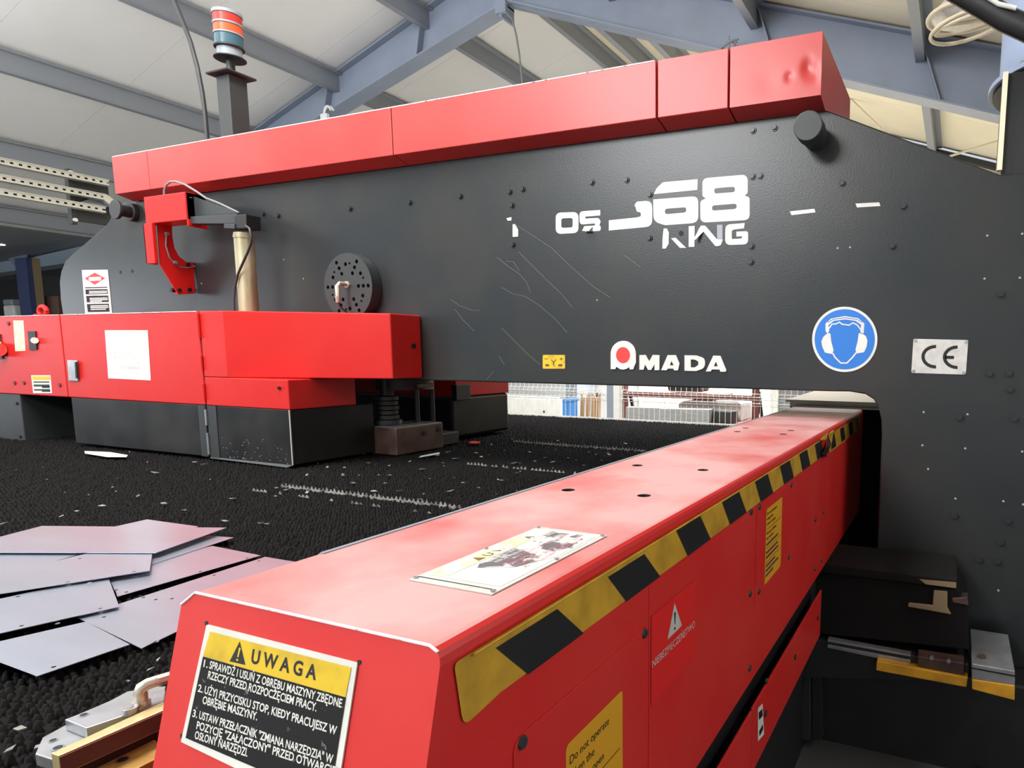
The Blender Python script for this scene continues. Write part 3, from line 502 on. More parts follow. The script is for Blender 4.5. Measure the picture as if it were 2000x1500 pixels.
raised([[(-0.962,1.43),(-0.9299,1.4961),(-0.8985,1.4955),(-0.8721,1.4371),(-0.8751,1.4307),(-0.8974,1.4303),(-0.902,1.4395),(-0.9358,1.4389),(-0.9402,1.4308)], [(-0.927,1.4518),(-0.9183,1.4722),(-0.909,1.4521)]])
# yellow axis label
al = decal('axis_label', [[(-1.7714,1.4883),(-1.7711,1.4903),(-1.7703,1.4919),(-1.7689,1.493),(-1.767,1.4937),(-1.7646,1.494),(-1.6523,1.4949),(-1.6499,1.4947),(-1.6481,1.494),(-1.6468,1.4929),(-1.646,1.4914),(-1.6458,1.4894),(-1.6466,1.4341),(-1.6469,1.432),(-1.6477,1.4305),(-1.6491,1.4293),(-1.6509,1.4286),(-1.6533,1.4284),(-1.7659,1.4265),(-1.7684,1.4267),(-1.7702,1.4273),(-1.7716,1.4285),(-1.7724,1.43),(-1.7726,1.4321)]], FY, M['rust'], pf, .0004, .0012)
decal('label_face', [[(-1.7687,1.4869),(-1.7684,1.4886),(-1.7677,1.4899),(-1.7666,1.4908),(-1.765,1.4914),(-1.7629,1.4916),(-1.6539,1.4925),(-1.652,1.4924),(-1.6505,1.4918),(-1.6494,1.4909),(-1.6487,1.4896),(-1.6485,1.488),(-1.6493,1.4354),(-1.6496,1.4337),(-1.6503,1.4324),(-1.6514,1.4315),(-1.6529,1.4309),(-1.6549,1.4307),(-1.7642,1.4289),(-1.7662,1.4291),(-1.7678,1.4296),(-1.7689,1.4305),(-1.7695,1.4318),(-1.7697,1.4335)]], FYat(-.0018), M['ygl'], al, .0003)
for l in ([(-1.7233,1.4698),(-1.7113,1.4559),(-1.7077,1.4581),(-1.7197,1.472)],[(-1.6989,1.4731),(-1.7113,1.458),(-1.7077,1.4559),(-1.6953,1.4711)],[(-1.7117,1.4588),(-1.712,1.4424),(-1.7076,1.4425),(-1.7073,1.4589)],
          [(-1.7605,1.4724),(-1.7415,1.4726),(-1.7414,1.4754),(-1.7605,1.4752)],[(-1.6778,1.4728),(-1.6597,1.473),(-1.6597,1.4758),(-1.6777,1.4756)],[(-1.6705,1.4817),(-1.6708,1.4668),(-1.6675,1.4668),(-1.6672,1.4817)],
          [(-1.7571,1.4451),(-1.748,1.4527),(-1.7481,1.449),(-1.7341,1.4492),(-1.7343,1.4407),(-1.7483,1.4405),(-1.7483,1.4367)],[(-1.6612,1.4464),(-1.6699,1.4538),(-1.6699,1.45),(-1.6853,1.4498),(-1.6855,1.4414),(-1.6701,1.4416),(-1.6701,1.4379)]):
    decal('symbol', [l], FYat(-.0024), M['rust'], al, .0002)
# hearing protection sign
hs = decal('hearing_sign', [[(-0.2781,1.5625),(-0.2782,1.5506),(-0.2793,1.5388),(-0.2817,1.5272),(-0.2851,1.5159),(-0.2896,1.5051),(-0.2952,1.4947),(-0.3017,1.485),(-0.3092,1.476),(-0.3176,1.4677),(-0.3268,1.4604),(-0.3367,1.454),(-0.3473,1.4486),(-0.3583,1.4443),(-0.3698,1.4412),(-0.3817,1.4392),(-0.3937,1.4383),(-0.4058,1.4387),(-0.4179,1.4403),(-0.4299,1.4431),(-0.4416,1.4471),(-0.4529,1.4522),(-0.4637,1.4583),(-0.4738,1.4656),(-0.4833,1.4738),(-0.492,1.4828),(-0.4997,1.4927),(-0.5065,1.5033),(-0.5122,1.5144),(-0.5168,1.5261),(-0.5203,1.5381),(-0.5225,1.5503),(-0.5235,1.5627),(-0.5233,1.575),(-0.5219,1.5872),(-0.5193,1.5991),(-0.5155,1.6107),(-0.5106,1.6217),(-0.5045,1.6322),(-0.4975,1.6419),(-0.4896,1.6508),(-0.4807,1.6589),(-0.4711,1.666),(-0.4609,1.6721),(-0.4501,1.677),(-0.4388,1.6809),(-0.4272,1.6836),(-0.4153,1.6852),(-0.4034,1.6855),(-0.3914,1.6847),(-0.3795,1.6827),(-0.3679,1.6796),(-0.3566,1.6754),(-0.3457,1.6701),(-0.3354,1.6638),(-0.3256,1.6566),(-0.3166,1.6485),(-0.3084,1.6396),(-0.301,1.63),(-0.2946,1.6197),(-0.2892,1.6089),(-0.2848,1.5977),(-0.2814,1.5862),(-0.2792,1.5744)]], FY, M['white'], pf, .0004, .0015)
tag(hs, 'round blue sign showing a white head with ear defenders')
decal('blue_disc', [[(-0.2872,1.5625),(-0.2873,1.5515),(-0.2884,1.5406),(-0.2905,1.5299),(-0.2937,1.5195),(-0.2979,1.5094),(-0.303,1.4999),(-0.3091,1.4909),(-0.316,1.4826),(-0.3238,1.475),(-0.3323,1.4682),(-0.3415,1.4623),(-0.3512,1.4574),(-0.3614,1.4534),(-0.3721,1.4505),(-0.383,1.4487),(-0.3941,1.448),(-0.4053,1.4483),(-0.4164,1.4498),(-0.4274,1.4524),(-0.4382,1.456),(-0.4486,1.4608),(-0.4586,1.4665),(-0.468,1.4731),(-0.4767,1.4807),(-0.4847,1.4891),(-0.4918,1.4982),(-0.498,1.5079),(-0.5033,1.5182),(-0.5076,1.5289),(-0.5107,1.54),(-0.5128,1.5513),(-0.5138,1.5627),(-0.5136,1.574),(-0.5123,1.5853),(-0.5099,1.5963),(-0.5064,1.6069),(-0.5018,1.6171),(-0.4963,1.6268),(-0.4898,1.6357),(-0.4825,1.644),(-0.4744,1.6514),(-0.4655,1.658),(-0.4561,1.6636),(-0.4461,1.6682),(-0.4357,1.6718),(-0.425,1.6743),(-0.414,1.6758),(-0.403,1.6761),(-0.3919,1.6754),(-0.381,1.6736),(-0.3702,1.6707),(-0.3598,1.6668),(-0.3497,1.6619),(-0.3402,1.6561),(-0.3312,1.6495),(-0.3228,1.642),(-0.3152,1.6338),(-0.3084,1.6249),(-0.3025,1.6154),(-0.2974,1.6054),(-0.2934,1.5951),(-0.2903,1.5844),(-0.2882,1.5735)]], FYat(-.002), M['blue'], hs, .0003)
for l in ([(-0.4736,1.6229),(-0.4524,1.6417),(-0.402,1.6505),(-0.3517,1.6418),(-0.3277,1.6215),(-0.3289,1.5867),(-0.3366,1.5814),(-0.3424,1.5948),(-0.3394,1.6169),(-0.3612,1.6319),(-0.4015,1.6377),(-0.4419,1.6328),(-0.4618,1.6173),(-0.4582,1.5955),(-0.4646,1.5832),(-0.4726,1.5955)],
          [(-0.4641,1.5873),(-0.4791,1.5732),(-0.4797,1.5725),(-0.4803,1.5718),(-0.4808,1.571),(-0.4812,1.5702),(-0.4815,1.5694),(-0.4864,1.5562),(-0.4866,1.5555),(-0.4868,1.5547),(-0.4868,1.554),(-0.4868,1.5532),(-0.4867,1.5525),(-0.4831,1.5347),(-0.483,1.5343),(-0.4829,1.5339),(-0.4827,1.5336),(-0.4826,1.5332),(-0.4824,1.5329),(-0.4733,1.5149),(-0.4726,1.5137),(-0.4717,1.5127),(-0.4707,1.512),(-0.4696,1.5114),(-0.4683,1.5111),(-0.444,1.5064),(-0.439,1.5202),(-0.4492,1.5544),(-0.4537,1.5852)],
          [(-0.3375,1.5868),(-0.3222,1.5758),(-0.3215,1.5753),(-0.321,1.5747),(-0.3205,1.5741),(-0.3201,1.5734),(-0.3197,1.5727),(-0.3145,1.5594),(-0.3143,1.5588),(-0.3141,1.5582),(-0.314,1.5575),(-0.314,1.5569),(-0.314,1.5562),(-0.316,1.5353),(-0.3161,1.5349),(-0.3162,1.5346),(-0.3163,1.5342),(-0.3164,1.5338),(-0.3165,1.5334),(-0.3232,1.5173),(-0.3238,1.5161),(-0.3246,1.5152),(-0.3255,1.5144),(-0.3266,1.5138),(-0.3279,1.5135),(-0.3522,1.5092),(-0.3568,1.524),(-0.3501,1.5545),(-0.3473,1.5848)],
          [(-0.4438,1.5086),(-0.4355,1.4932),(-0.4109,1.4699),(-0.3858,1.4702),(-0.3636,1.4937),(-0.3515,1.5109),(-0.3558,1.5142),(-0.3677,1.4972),(-0.3881,1.4752),(-0.409,1.475),(-0.4311,1.4964),(-0.439,1.5111)],
          [(-0.4571,1.6024),(-0.4482,1.6179),(-0.4325,1.6189),(-0.4214,1.6254),(-0.4117,1.6174),(-0.3833,1.6137),(-0.37,1.6222),(-0.3553,1.6146),(-0.3431,1.5988),(-0.3395,1.6016),(-0.3525,1.6182),(-0.3704,1.6269),(-0.3845,1.6183),(-0.4101,1.6218),(-0.4212,1.6302),(-0.434,1.6234),(-0.4509,1.622),(-0.4613,1.6049)]):
    decal('pictogram', [l], FYat(-.0024), M['white'], hs, .0004)
decal('slot', [[(-0.4648,1.6257),(-0.445,1.637),(-0.4017,1.6431),(-0.3552,1.6359),(-0.3364,1.6245),(-0.3352,1.6267),(-0.3544,1.6384),(-0.4018,1.6458),(-0.446,1.6395),(-0.4663,1.6281)]], FYat(-.003), M['blue'], hs, .0003)
# CE plate
cp = decal('ce_plate', [[(-0.1502,1.5582),(-0.15,1.5604),(-0.1492,1.5621),(-0.148,1.5634),(-0.1463,1.5641),(-0.1442,1.5643),(0.0295,1.56),(0.0317,1.5596),(0.0334,1.5588),(0.0346,1.5574),(0.0354,1.5556),(0.0356,1.5532),(0.0346,1.4426),(0.0343,1.4404),(0.0336,1.4387),(0.0325,1.4375),(0.0308,1.4368),(0.0288,1.4366),(-0.145,1.4393),(-0.1473,1.4396),(-0.1491,1.4405),(-0.1504,1.4419),(-0.1512,1.4438),(-0.1514,1.4462)]], FY, M['alu'], pf, .0004, .002)
for cx in (1507,1627):
    pass
decal('letter', [[(-0.0662,1.4567),(-0.0774,1.4573),(-0.0883,1.4602),(-0.0983,1.4651),(-0.1068,1.4718),(-0.1134,1.4801),(-0.1177,1.4893),(-0.1195,1.4991),(-0.1187,1.509),(-0.1153,1.5183),(-0.1096,1.5266),(-0.1018,1.5335),(-0.0924,1.5385),(-0.0819,1.5415),(-0.0708,1.5424),(-0.0706,1.5307),(-0.079,1.5301),(-0.0871,1.5279),(-0.0942,1.5242),(-0.1002,1.5192),(-0.1045,1.5132),(-0.1071,1.5064),(-0.1077,1.4992),(-0.1063,1.4921),(-0.1031,1.4854),(-0.0981,1.4794),(-0.0916,1.4745),(-0.0841,1.4709),(-0.0758,1.4689),(-0.0672,1.4684)]], FYat(-.0024), M['ink'], cp, .0004)
decal('letter', [[(0.0064,1.456),(-0.0045,1.4566),(-0.0152,1.4594),(-0.0249,1.4642),(-0.0333,1.4709),(-0.0397,1.479),(-0.044,1.4882),(-0.0458,1.4979),(-0.045,1.5076),(-0.0418,1.5168),(-0.0362,1.525),(-0.0286,1.5318),(-0.0195,1.5368),(-0.0092,1.5398),(0.0017,1.5406),(0.0019,1.5291),(-0.0064,1.5285),(-0.0142,1.5263),(-0.0212,1.5227),(-0.027,1.5177),(-0.0312,1.5117),(-0.0337,1.5051),(-0.0343,1.498),(-0.0329,1.491),(-0.0297,1.4843),(-0.0248,1.4784),(-0.0185,1.4736),(-0.0111,1.47),(-0.003,1.468),(0.0054,1.4675)]], FYat(-.0024), M['ink'], cp, .0004)
decal('letter', [[(-0.0382,1.5038),(-0.0081,1.5034),(-0.008,1.4918),(-0.0376,1.4921)]], FYat(-.0024), M['ink'], cp, .0004)
for x, z in [(-0.1423,1.5572),(0.029,1.5528),(0.0276,1.4428),(-0.1436,1.4462)]:
    part('rivet', MB().cyl((x,-.002,z),(x,-.004,z),.006,n=12), M['steel'], cp)
# two scraps of pale tape
for l in ([(-0.6267,2.0522),(-0.5319,2.0553),(-0.5267,2.0418),(-0.6192,2.0376)],[(-0.3788,2.0628),(-0.2938,2.0608),(-0.2888,2.0471),(-0.373,2.0482)]):
    decal('tape_scrap', [l], FY, M['alu'], pf, .0008)
# maker's plate with specifications at the left end
sp_ = decal('data_plate', [[(-5.3601,2.0175),(-5.0748,2.0088),(-5.0739,1.7126),(-5.3729,1.7167)]], FY, M['white'], pf, .0004, .002)
tag(sp_, 'white data plate with red diamond emblem and dark text panel')
decal('diamond', [[(-5.3362,1.9625),(-5.2176,1.9956),(-5.1082,1.9558),(-5.231,1.9181)]], FYat(-.0024), M['logored'], sp_, .0003)
decal('diamond_inset', [[(-5.2907,1.9616),(-5.2903,1.9642),(-5.2889,1.9662),(-5.2865,1.9676),(-5.283,1.9684),(-5.2785,1.9686),(-5.1647,1.9673),(-5.161,1.967),(-5.1581,1.9663),(-5.156,1.9651),(-5.1547,1.9634),(-5.1541,1.9613),(-5.1534,1.9501),(-5.1537,1.9476),(-5.1551,1.9456),(-5.1574,1.9442),(-5.1608,1.9434),(-5.1652,1.9431),(-5.2791,1.9437),(-5.2829,1.9439),(-5.2859,1.9447),(-5.2881,1.9459),(-5.2895,1.9476),(-5.29,1.9497)]], FYat(-.0028), M['white'], sp_, .0004)
for l in ([(-5.3428,1.9057),(-5.0961,1.9009),(-5.0961,1.8944),(-5.3428,1.8991)],[(-5.3419,1.8911),(-5.0952,1.8866),(-5.0948,1.8554),(-5.3429,1.8592)],[(-5.3411,1.8498),(-5.0941,1.8463),(-5.0943,1.8045),(-5.3405,1.8072)],[(-5.3424,1.7966),(-5.0961,1.7941),(-5.0957,1.7424),(-5.3401,1.7437)]):
    decal('dark_band', [l], FYat(-.0024), M['inkworn'], sp_, .0003)
for l in [[(-5.3009,1.88),(-5.1001,1.877),(-5.1012,1.8705),(-5.3021,1.8734)],[(-5.3015,1.8701),(-5.1018,1.8673),(-5.1028,1.8608),(-5.3027,1.8635)],[(-5.3017,1.8555),(-5.2075,1.8557),(-5.2087,1.8492),(-5.3029,1.8489)],[(-5.3029,1.8356),(-5.1041,1.8335),(-5.1051,1.827),(-5.3041,1.829)],[(-5.3012,1.8256),(-5.1023,1.8236),(-5.1034,1.8171),(-5.3024,1.819)],[(-5.3006,1.8156),(-5.169,1.8153),(-5.1701,1.8088),(-5.3018,1.809)],[(-5.3023,1.7864),(-5.1043,1.7851),(-5.1054,1.7786),(-5.3034,1.7798)],[(-5.3018,1.7758),(-5.1027,1.7746),(-5.1038,1.7681),(-5.303,1.7691)],[(-5.3016,1.7638),(-5.1326,1.7634),(-5.1337,1.7568),(-5.3028,1.7571)]]:
    decal('print_line', [l], FYat(-.0028), M['alu'], sp_, .0004)
# scratches in the paint
for p in [[(-1.9185,2.0925),(-1.8406,2.0478),(-1.7166,1.9737),(-1.6052,1.8784),(-1.5006,1.7952),(-1.4156,1.7442)],[(-1.9926,1.8053),(-1.9273,1.773),(-1.8624,1.7607),(-1.7892,1.7208),(-1.7031,1.6588),(-1.6374,1.5939)],[(-2.014,1.9442),(-1.9541,1.9007),(-1.8946,1.8658),(-1.8509,1.8237),(-1.8322,1.7786)],[(-1.9636,1.9239),(-1.9233,1.9197),(-1.8893,1.8778)],[(-1.8921,1.9627),(-1.8148,1.8949),(-1.7385,1.828),(-1.6632,1.766),(-1.6076,1.7053)],[(-1.9984,1.6164),(-1.9331,1.5618),(-1.8538,1.4954),(-1.7852,1.4463)],[(-2.2983,1.7569),(-2.2446,1.7257),(-2.1695,1.703),(-2.1268,1.6997)],[(-2.2727,1.709),(-2.2255,1.6568),(-2.1625,1.6047)],[(-1.3448,1.9205),(-1.3018,1.8923),(-1.2676,1.8684)],[(-2.0958,1.3686),(-2.0518,1.4126)],[(-2.018,1.4856),(-1.988,1.4434)]]:
    part('scratch', MB().tube([(x,-.0001,z) for x,z in p], .0007, 4), M['scratch'], pf)

# perforated turret disc on the frame face
cx, cz = -2.908, 1.831
td = thing('turret_disc','dark round disc with a ring of drilled holes above the red cabinet','disc',(cx,0,cz))
def circ(x, z, r, n=12): return [(x+r*math.cos(2*math.pi*k/n), z+r*math.sin(2*math.pi*k/n)) for k in range(n)]
loops = [circ(cx,cz,.168,64)]
for k in range(6):
    a = math.radians(60*k)
    for rr in (.075,.108,.141): loops.append(circ(cx+rr*math.cos(a), cz+rr*math.sin(a), .0105))
    a2 = math.radians(60*k+34); loops.append(circ(cx+.112*math.cos(a2), cz+.112*math.sin(a2), .0105))
    a3 = math.radians(60*k+20); loops.append(circ(cx+.117*math.cos(a3), cz+.117*math.sin(a3), .0065, 10))
decal('drilled_plate', loops, FYat(-.04), M['charcoal'], td, 0, .022)
part('disc_body', MB().cyl((cx,-.001,cz),(cx,-.042,cz),.168,n=64), M['charcoal'], td, smooth=40, bevel=.002)
part('hose_elbow', MB().tube([(cx,-.06,cz+.01),(cx+.0,-.11,cz+.01),(cx-.004,-.122,cz-.004),(cx-.004,-.122,cz-.06)],.011,10).cyl((cx,-.062,cz+.01),(cx,-.07,cz+.01),.018,n=6).cyl((cx-.004,-.122,cz-.055),(cx-.004,-.122,cz-.085),.014,.009,n=12), M['brass'], td, smooth=45)
part('air_hose', MB().tube([(cx-.004,-.122,cz-.08),(cx,-.11,cz-.11),(cx+.006,-.07,cz-.14),(cx+.012,-.049,cz-.18)],.005), M['cable'], td, smooth=60)

# ---------------------------------------------------------------- red top cover
tc = thing('top_cover','long red sheet metal cover along the top of the press frame','cover',(-2.6,.24,2.41))
segs = [-4.732,-4.391,-2.526,-1.148,-0.849,-0.502]
def section(x0, x1, g, top=2.641, front=-.1):
    P = [(front,2.428),(front-.003,top),(.56,top-.004),(.573,2.43),(.50,2.41),(0.004,2.412),(0.004,2.407),(-.006,2.405)]
    return MB().prism([(x0+g,y,z) for y,z in P], (x1-x0-2*g,0,0))
for i in range(4):
    part('cover_panel', section(segs[i], segs[i+1], .0012 if i < 2 else .004), M['red_hazed'], tc, bevel=.003)
# dented right-hand panel: front face as a dense grid pushed in
x0, x1 = segs[4]+.004, segs[5]
dents = [(-0.6197,2.5059),(-0.5532,2.5311),(-0.5285,2.5067),(-0.698,2.4993)]
mb = MB(); NX, NZ = 60, 34; vs = []
for j in range(NZ+1):
    for i in range(NX+1):
        x = x0+(x1-x0)*i/NX; t = j/NZ; z = 2.428+(2.641-2.428)*t; y = -.1-.003*t; d = 0
        for (dx, dz), dep, sx, sz in zip(dents, (.0035,.005,.004,.0015), (.014,.017,.03,.05), (.016,.026,.03,.05)):
            d += dep*math.exp(-((x-dx)/sx)**2-((z-dz)/sz)**2)
        e = min(1, min(i, NX-i, j, NZ-j)/3); vs.append((x, y+d*e, z))
mb.add(vs, [(j*(NX+1)+i, j*(NX+1)+i+1, (j+1)*(NX+1)+i+1, (j+1)*(NX+1)+i) for j in range(NZ) for i in range(NX)])
P = [(-.1,2.428),(-.006,2.405),(.004,2.407),(.5,2.41),(.573,2.43),(.56,2.637),(-.103,2.641)]
n = len(P); a = [(x0,y,z) for y,z in P]; b = [(x1,y,z) for y,z in P]
mb.add(a+b, [tuple(range(n)), tuple(range(2*n-1,n-1,-1))] + [(i,n+i,n+i+1,i+1) for i in range(n-1)])
dp = part('cover_panel', mb, M['red_hazed'], tc, smooth=30); tag(dp, 'dented right end panel of the cover')
part('edge_highlight_wear', MB().box(segs[0]+.01, segs[3]-.01, -.104, -.098, 2.6395, 2.6435), M['red_edge'], tc)  # thin highlight painted along the cover's top edge

# ---------------------------------------------------------------- signal tower on top of the cover
sx, sy = -4.13, .25
st = thing('signal_tower','stack light with red, orange and blue-green lenses on a black post','signal light',(sx,sy,2.64))
part('post', MB().box(sx-.056,sx+.056,sy-.056,sy+.056,2.64,3.13), M['charcoal'], st, bevel=.004)
part('post_plate', MB().box(sx-.095,sx+.095,sy-.095,sy+.095,3.13,3.145), M['black'], st, bevel=.01)
part('stem', MB().cyl((sx,sy,3.145),(sx,sy,3.235),.024,n=16), M['charcoal'], st, smooth=40)
def ring(nm, z0, z1, r, m): return part(nm, MB().cyl((sx,sy,z0),(sx,sy,z1),r,n=32), M[m], st, smooth=40, bevel=.002)
ring('foot_plate',3.232,3.24,.085,'black'); ring('base',3.24,3.292,.066,'greyplastic'); ring('collar',3.292,3.302,.08,'black')
tag(ring('lens',3.302,3.362,.075,'bluelens'),'blue-green lens'); ring('collar',3.362,3.372,.079,'greyplastic')
tag(ring('lens',3.372,3.417,.075,'orangelens'),'orange lens'); ring('collar',3.417,3.429,.079,'greyplastic')
tag(ring('lens',3.429,3.475,.075,'redlens'),'red lens'); ring('cap',3.475,3.495,.079,'greyplastic')

# ---------------------------------------------------------------- duct on the right-hand tower
dk = thing('exhaust_duct','blue-grey round duct with a bolted flange on the dark end tower','duct',(.40,.26,2.46))
part('flange', MB().cyl((.40,.26,2.47),(.40,.26,2.488),.345,n=56), M['ductblue'], dk, smooth=40, bevel=.002)
part('gasket', MB().cyl((.40,.26,2.458),(.40,.26,2.47),.33,n=56), M['ink'], dk, smooth=40)
part('duct_pipe', MB().cyl((.40,.26,2.488),(.40,.26,3.6),.31,n=56), M['ductblue'], dk, smooth=40)
for k in range(12):
    a = 2*math.pi*k/12+.2; x, y = .40+.327*math.cos(a), .26+.327*math.sin(a)
    part('bolt', MB().cyl((x,y,2.487),(x,y,2.497),.012,n=6), M['steel'], dk)
tag(part('pale_conduit', MB().box(.092,.108,-.012,.012,2.135,2.452), M['cream']), 'pale vertical strip on the left edge of the dark tower','conduit')
r = thing('black_spotlight','black lamp arm reaching in over the duct at top right','lamp arm',(.1,-.1,2.85))
part('arm', MB().tube([(-0.0909,-0.25,2.6447),(0.0001,-0.25,2.5765),(0.0816,-0.25,2.5142),(0.2166,-0.25,2.4314)], .035, 12), M['black'], r, smooth=60)
part('arm_edge', MB().tube([(0.0202,-0.29,2.5731),(0.0567,-0.29,2.5437),(0.1058,-0.29,2.5236)], .007, 8), M['white'], r, smooth=60)

# ---------------------------------------------------------------- sensor bracket and arm beside the frame
sa = thing('sensor_bracket','red angled sensor bracket with a black arm, bolted left on the dark frame','bracket',(-4.22,-.05,1.83))
part('housing', MB().box(-4.275,-3.905,-.205,-.10,2.205,2.352).box(-3.915,-3.905,-.205,-.10,2.17,2.352), M['red'], sa, bevel=.004)
part('channel', MB().box(-4.285,-4.205,-.215,-.195,1.985,2.205).box(-4.285,-4.275,-.215,-.16,1.985,2.205), M['red'], sa, bevel=.002)
part('side_plate', MB().prism([(-4.22,-0.1793,2.2219),(-4.22,-0.1044,2.2298),(-4.22,-0.1081,2.1491),(-4.22,-0.1025,2.0838),(-4.22,-0.0812,2.0405),(-4.22,-0.0444,2.0132),(-4.22,-0.0016,2.0157),(-4.22,-0.0099,1.8359),(-4.22,-0.1014,1.8221),(-4.22,-0.1833,1.9783)], (.008,0,0)), M['red'], sa)
part('foot_flange', MB().prism([(-4.3993,-0.001,1.8353),(-4.2393,-0.001,1.8372),(-4.23,-0.001,2.0192),(-4.2948,-0.001,1.9981),(-4.4211,-0.001,1.9274)], (0,-.008,0)), M['red'], sa)
for p in [(-4.402,-0.009,1.8591),(-4.2715,-0.009,1.8554),(-4.2757,-0.009,2.0053)]: part('bolt', MB().cyl(p,(p[0],p[1]-.02,p[2]),.014,n=6), M['ink'], sa)
for p in [(-4.211,-0.0396,1.9987),(-4.211,-0.0426,1.8536),(-4.211,-0.0993,1.8455)]: part('bolt', MB().cyl(p,(p[0]+.012,p[1],p[2]),.012,n=6), M['ink'], sa)
for p in [(-4.212,-0.1416,2.1574),(-4.212,-0.111,2.0014)]: part('bolt', MB().cyl(p,(p[0]+.02,p[1],p[2]),.010,n=8), M['steel'], sa)
part('arm_bar', MB().prism([(-3.917,-0.19,2.2242),(-3.5285,-0.19,2.213),(-3.5343,-0.19,2.1613),(-3.922,-0.19,2.1865)], (0,.05,0)), M['charcoal'], sa, bevel=.003)
part('gusset', MB().prism([(-3.9439,-0.165,2.3369),(-3.9132,-0.165,2.3371),(-3.5407,-0.165,2.2213),(-3.9577,-0.165,2.2317)], (0,.006,0)), M['charcoal'], sa)
for p in [(-3.9163,-0.172,2.3251),(-3.9257,-0.172,2.2526)]: part('bolt', MB().cyl(p,(p[0],p[1]-.015,p[2]),.012,n=8), M['steel'], sa)
part('end_block', MB().prism([(-3.5052,-0.22,2.1978),(-3.4145,-0.22,2.1966),(-3.4183,-0.22,2.1254),(-3.513,-0.22,2.1287)], (0,.08,0)), M['ink'], sa, bevel=.004)
part('end_plate', MB().prism([(-3.5827,-0.225,2.1582),(-3.4988,-0.225,2.1528),(-3.5017,-0.225,2.1272),(-3.5854,-0.225,2.135)], (0,.06,0)), M['charcoal'], sa, bevel=.002)
part('sensor_cable', MB().tube([(-4.1827,-0.15,2.3592),(-4.1781,-0.15,2.3922),(-4.1556,-0.15,2.4208),(-4.1172,-0.15,2.4341),(-4.0636,-0.15,2.4293),(-3.9907,-0.15,2.4066),(-3.8956,-0.15,2.3606),(-3.8269,-0.15,2.3227),(-3.7127,-0.15,2.2844),(-3.5666,-0.15,2.226)], .006), M['greycable'], sa, smooth=60)
part('loop_cable', MB().tube([(-4.205,-0.1432,2.1538),(-4.205,-0.151,2.0901),(-4.205,-0.1374,2.0264),(-4.205,-0.1153,1.9976),(-4.205,-0.0839,1.9783),(-4.205,-0.0447,1.9802),(-4.205,0.002,1.9947)], .004), M['greycable'], sa, smooth=60)
pp = thing('support_pipe','tarnished upright pipe between the black arm and the red cabinet','pipe',(-3.5,-.18,1.3))
part('pipe_tube', MB().cyl((-3.5,-.18,1.695),(-3.5,-.18,2.112),.046,n=32), M['pipe'], pp, smooth=40)
part('pipe_collar', MB().cyl((-3.5,-.18,2.085),(-3.5,-.18,2.10),.049,n=32), M['pipe'], pp, smooth=40)
tag(part('pipe_cable', MB().tube([(-3.3993,-0.235,2.1343),(-3.3736,-0.235,2.12),(-3.362,-0.235,2.0838),(-3.3699,-0.235,2.046),(-3.3978,-0.235,2.004),(-3.4386,-0.235,1.9544),(-3.4847,-0.235,1.8965),(-3.516,-0.235,1.832),(-3.5315,-0.235,1.7664),(-3.5355,-0.235,1.6947)], .006), M['cable'], smooth=60),'dark cable looping down beside the tarnished pipe','cable')

# ---------------------------------------------------------------- red tool cabinet
tcab = thing('tool_cabinet','red and black machine cabinet with paper notice standing over the brush table','cabinet',(-4.0,-.2,.95))
part('control_panel', MB().box(-6.3,-4.742,-.43,-.05,1.222,1.694), M['red'], tcab, bevel=.006)
d1 = part('door', MB().box(-4.738,-3.517,-.43,-.05,1.222,1.694), M['red'], tcab, bevel=.006)
mb = MB().box(-3.509,-2.903,-.43,-.05,1.222,1.3655)
top = [(-3.509,-.43,1.694),(-3.33,-.43,1.693),(-2.49,-.196,1.681),(-2.49,-.004,1.681),(-3.2,-.05,1.692),(-3.509,-.05,1.694)]
bot = [(-3.509,-.43,1.3655),(-3.33,-.43,1.3655),(-2.49,-.196,1.371),(-2.49,-.004,1.371),(-3.2,-.05,1.3655),(-3.509,-.05,1.3655)]
mb.add(bot+top, [(5,4,3,2,1,0),(6,7,8,9,10,11)]+[(i,(i+1)%6,6+(i+1)%6,6+i) for i in range(6)])
d2 = part('door', mb, M['red'], tcab, bevel=.005); tag(d2, 'right door with a stepped overhanging box')
for za, zb, rr, mm in ((1.56,1.68,.009,'red'),(1.25,1.33,.007,'red'),(1.40,1.47,.006,'red'),(.97,1.08,.006,'steel'),(1.12,1.2,.006,'steel')):
    part('hinge', MB().cyl((-3.513,-.434,za),(-3.513,-.434,zb),rr,n=10), M[mm], tcab, smooth=40)
part('door_gap', MB().box(-3.517,-3.509,-.425,-.05,.96,1.69), M['void'], tcab)
part('screw', MB().cyl((-2.489,-.06,1.53),(-2.481,-.06,1.53),.012,n=12), M['ink'], tcab)
part('screw', MB().cyl((-2.9663,-0.43,1.3244),(-2.9567,-0.437,1.3249),.008,n=12), M['ink'], tcab)
part('skirt', MB().box(-4.712,-3.517,-.43,-.41,.957,1.2215), M['skirt'], tcab, bevel=.003)
part('skirt', MB().box(-3.507,-2.906,-.43,-.41,.957,1.2215).box(-2.926,-2.906,-.41,.06,.957,1.2215), M['skirt'], tcab, bevel=.003)
part('skirt_lip', MB().prism([(-3.507,-.43,.957),(-2.906,-.43,.957),(-2.935,-.44,.945),(-3.507,-.436,.951)], (0,.012,0)), M['charcoal'], tcab)
part('skirt_edge_highlight', MB().box(-2.908,-2.9035,-.4325,-.428,.957,1.2215), M['alu'], tcab)  # pale strip painted as the highlight down the right edge
mb = MB()
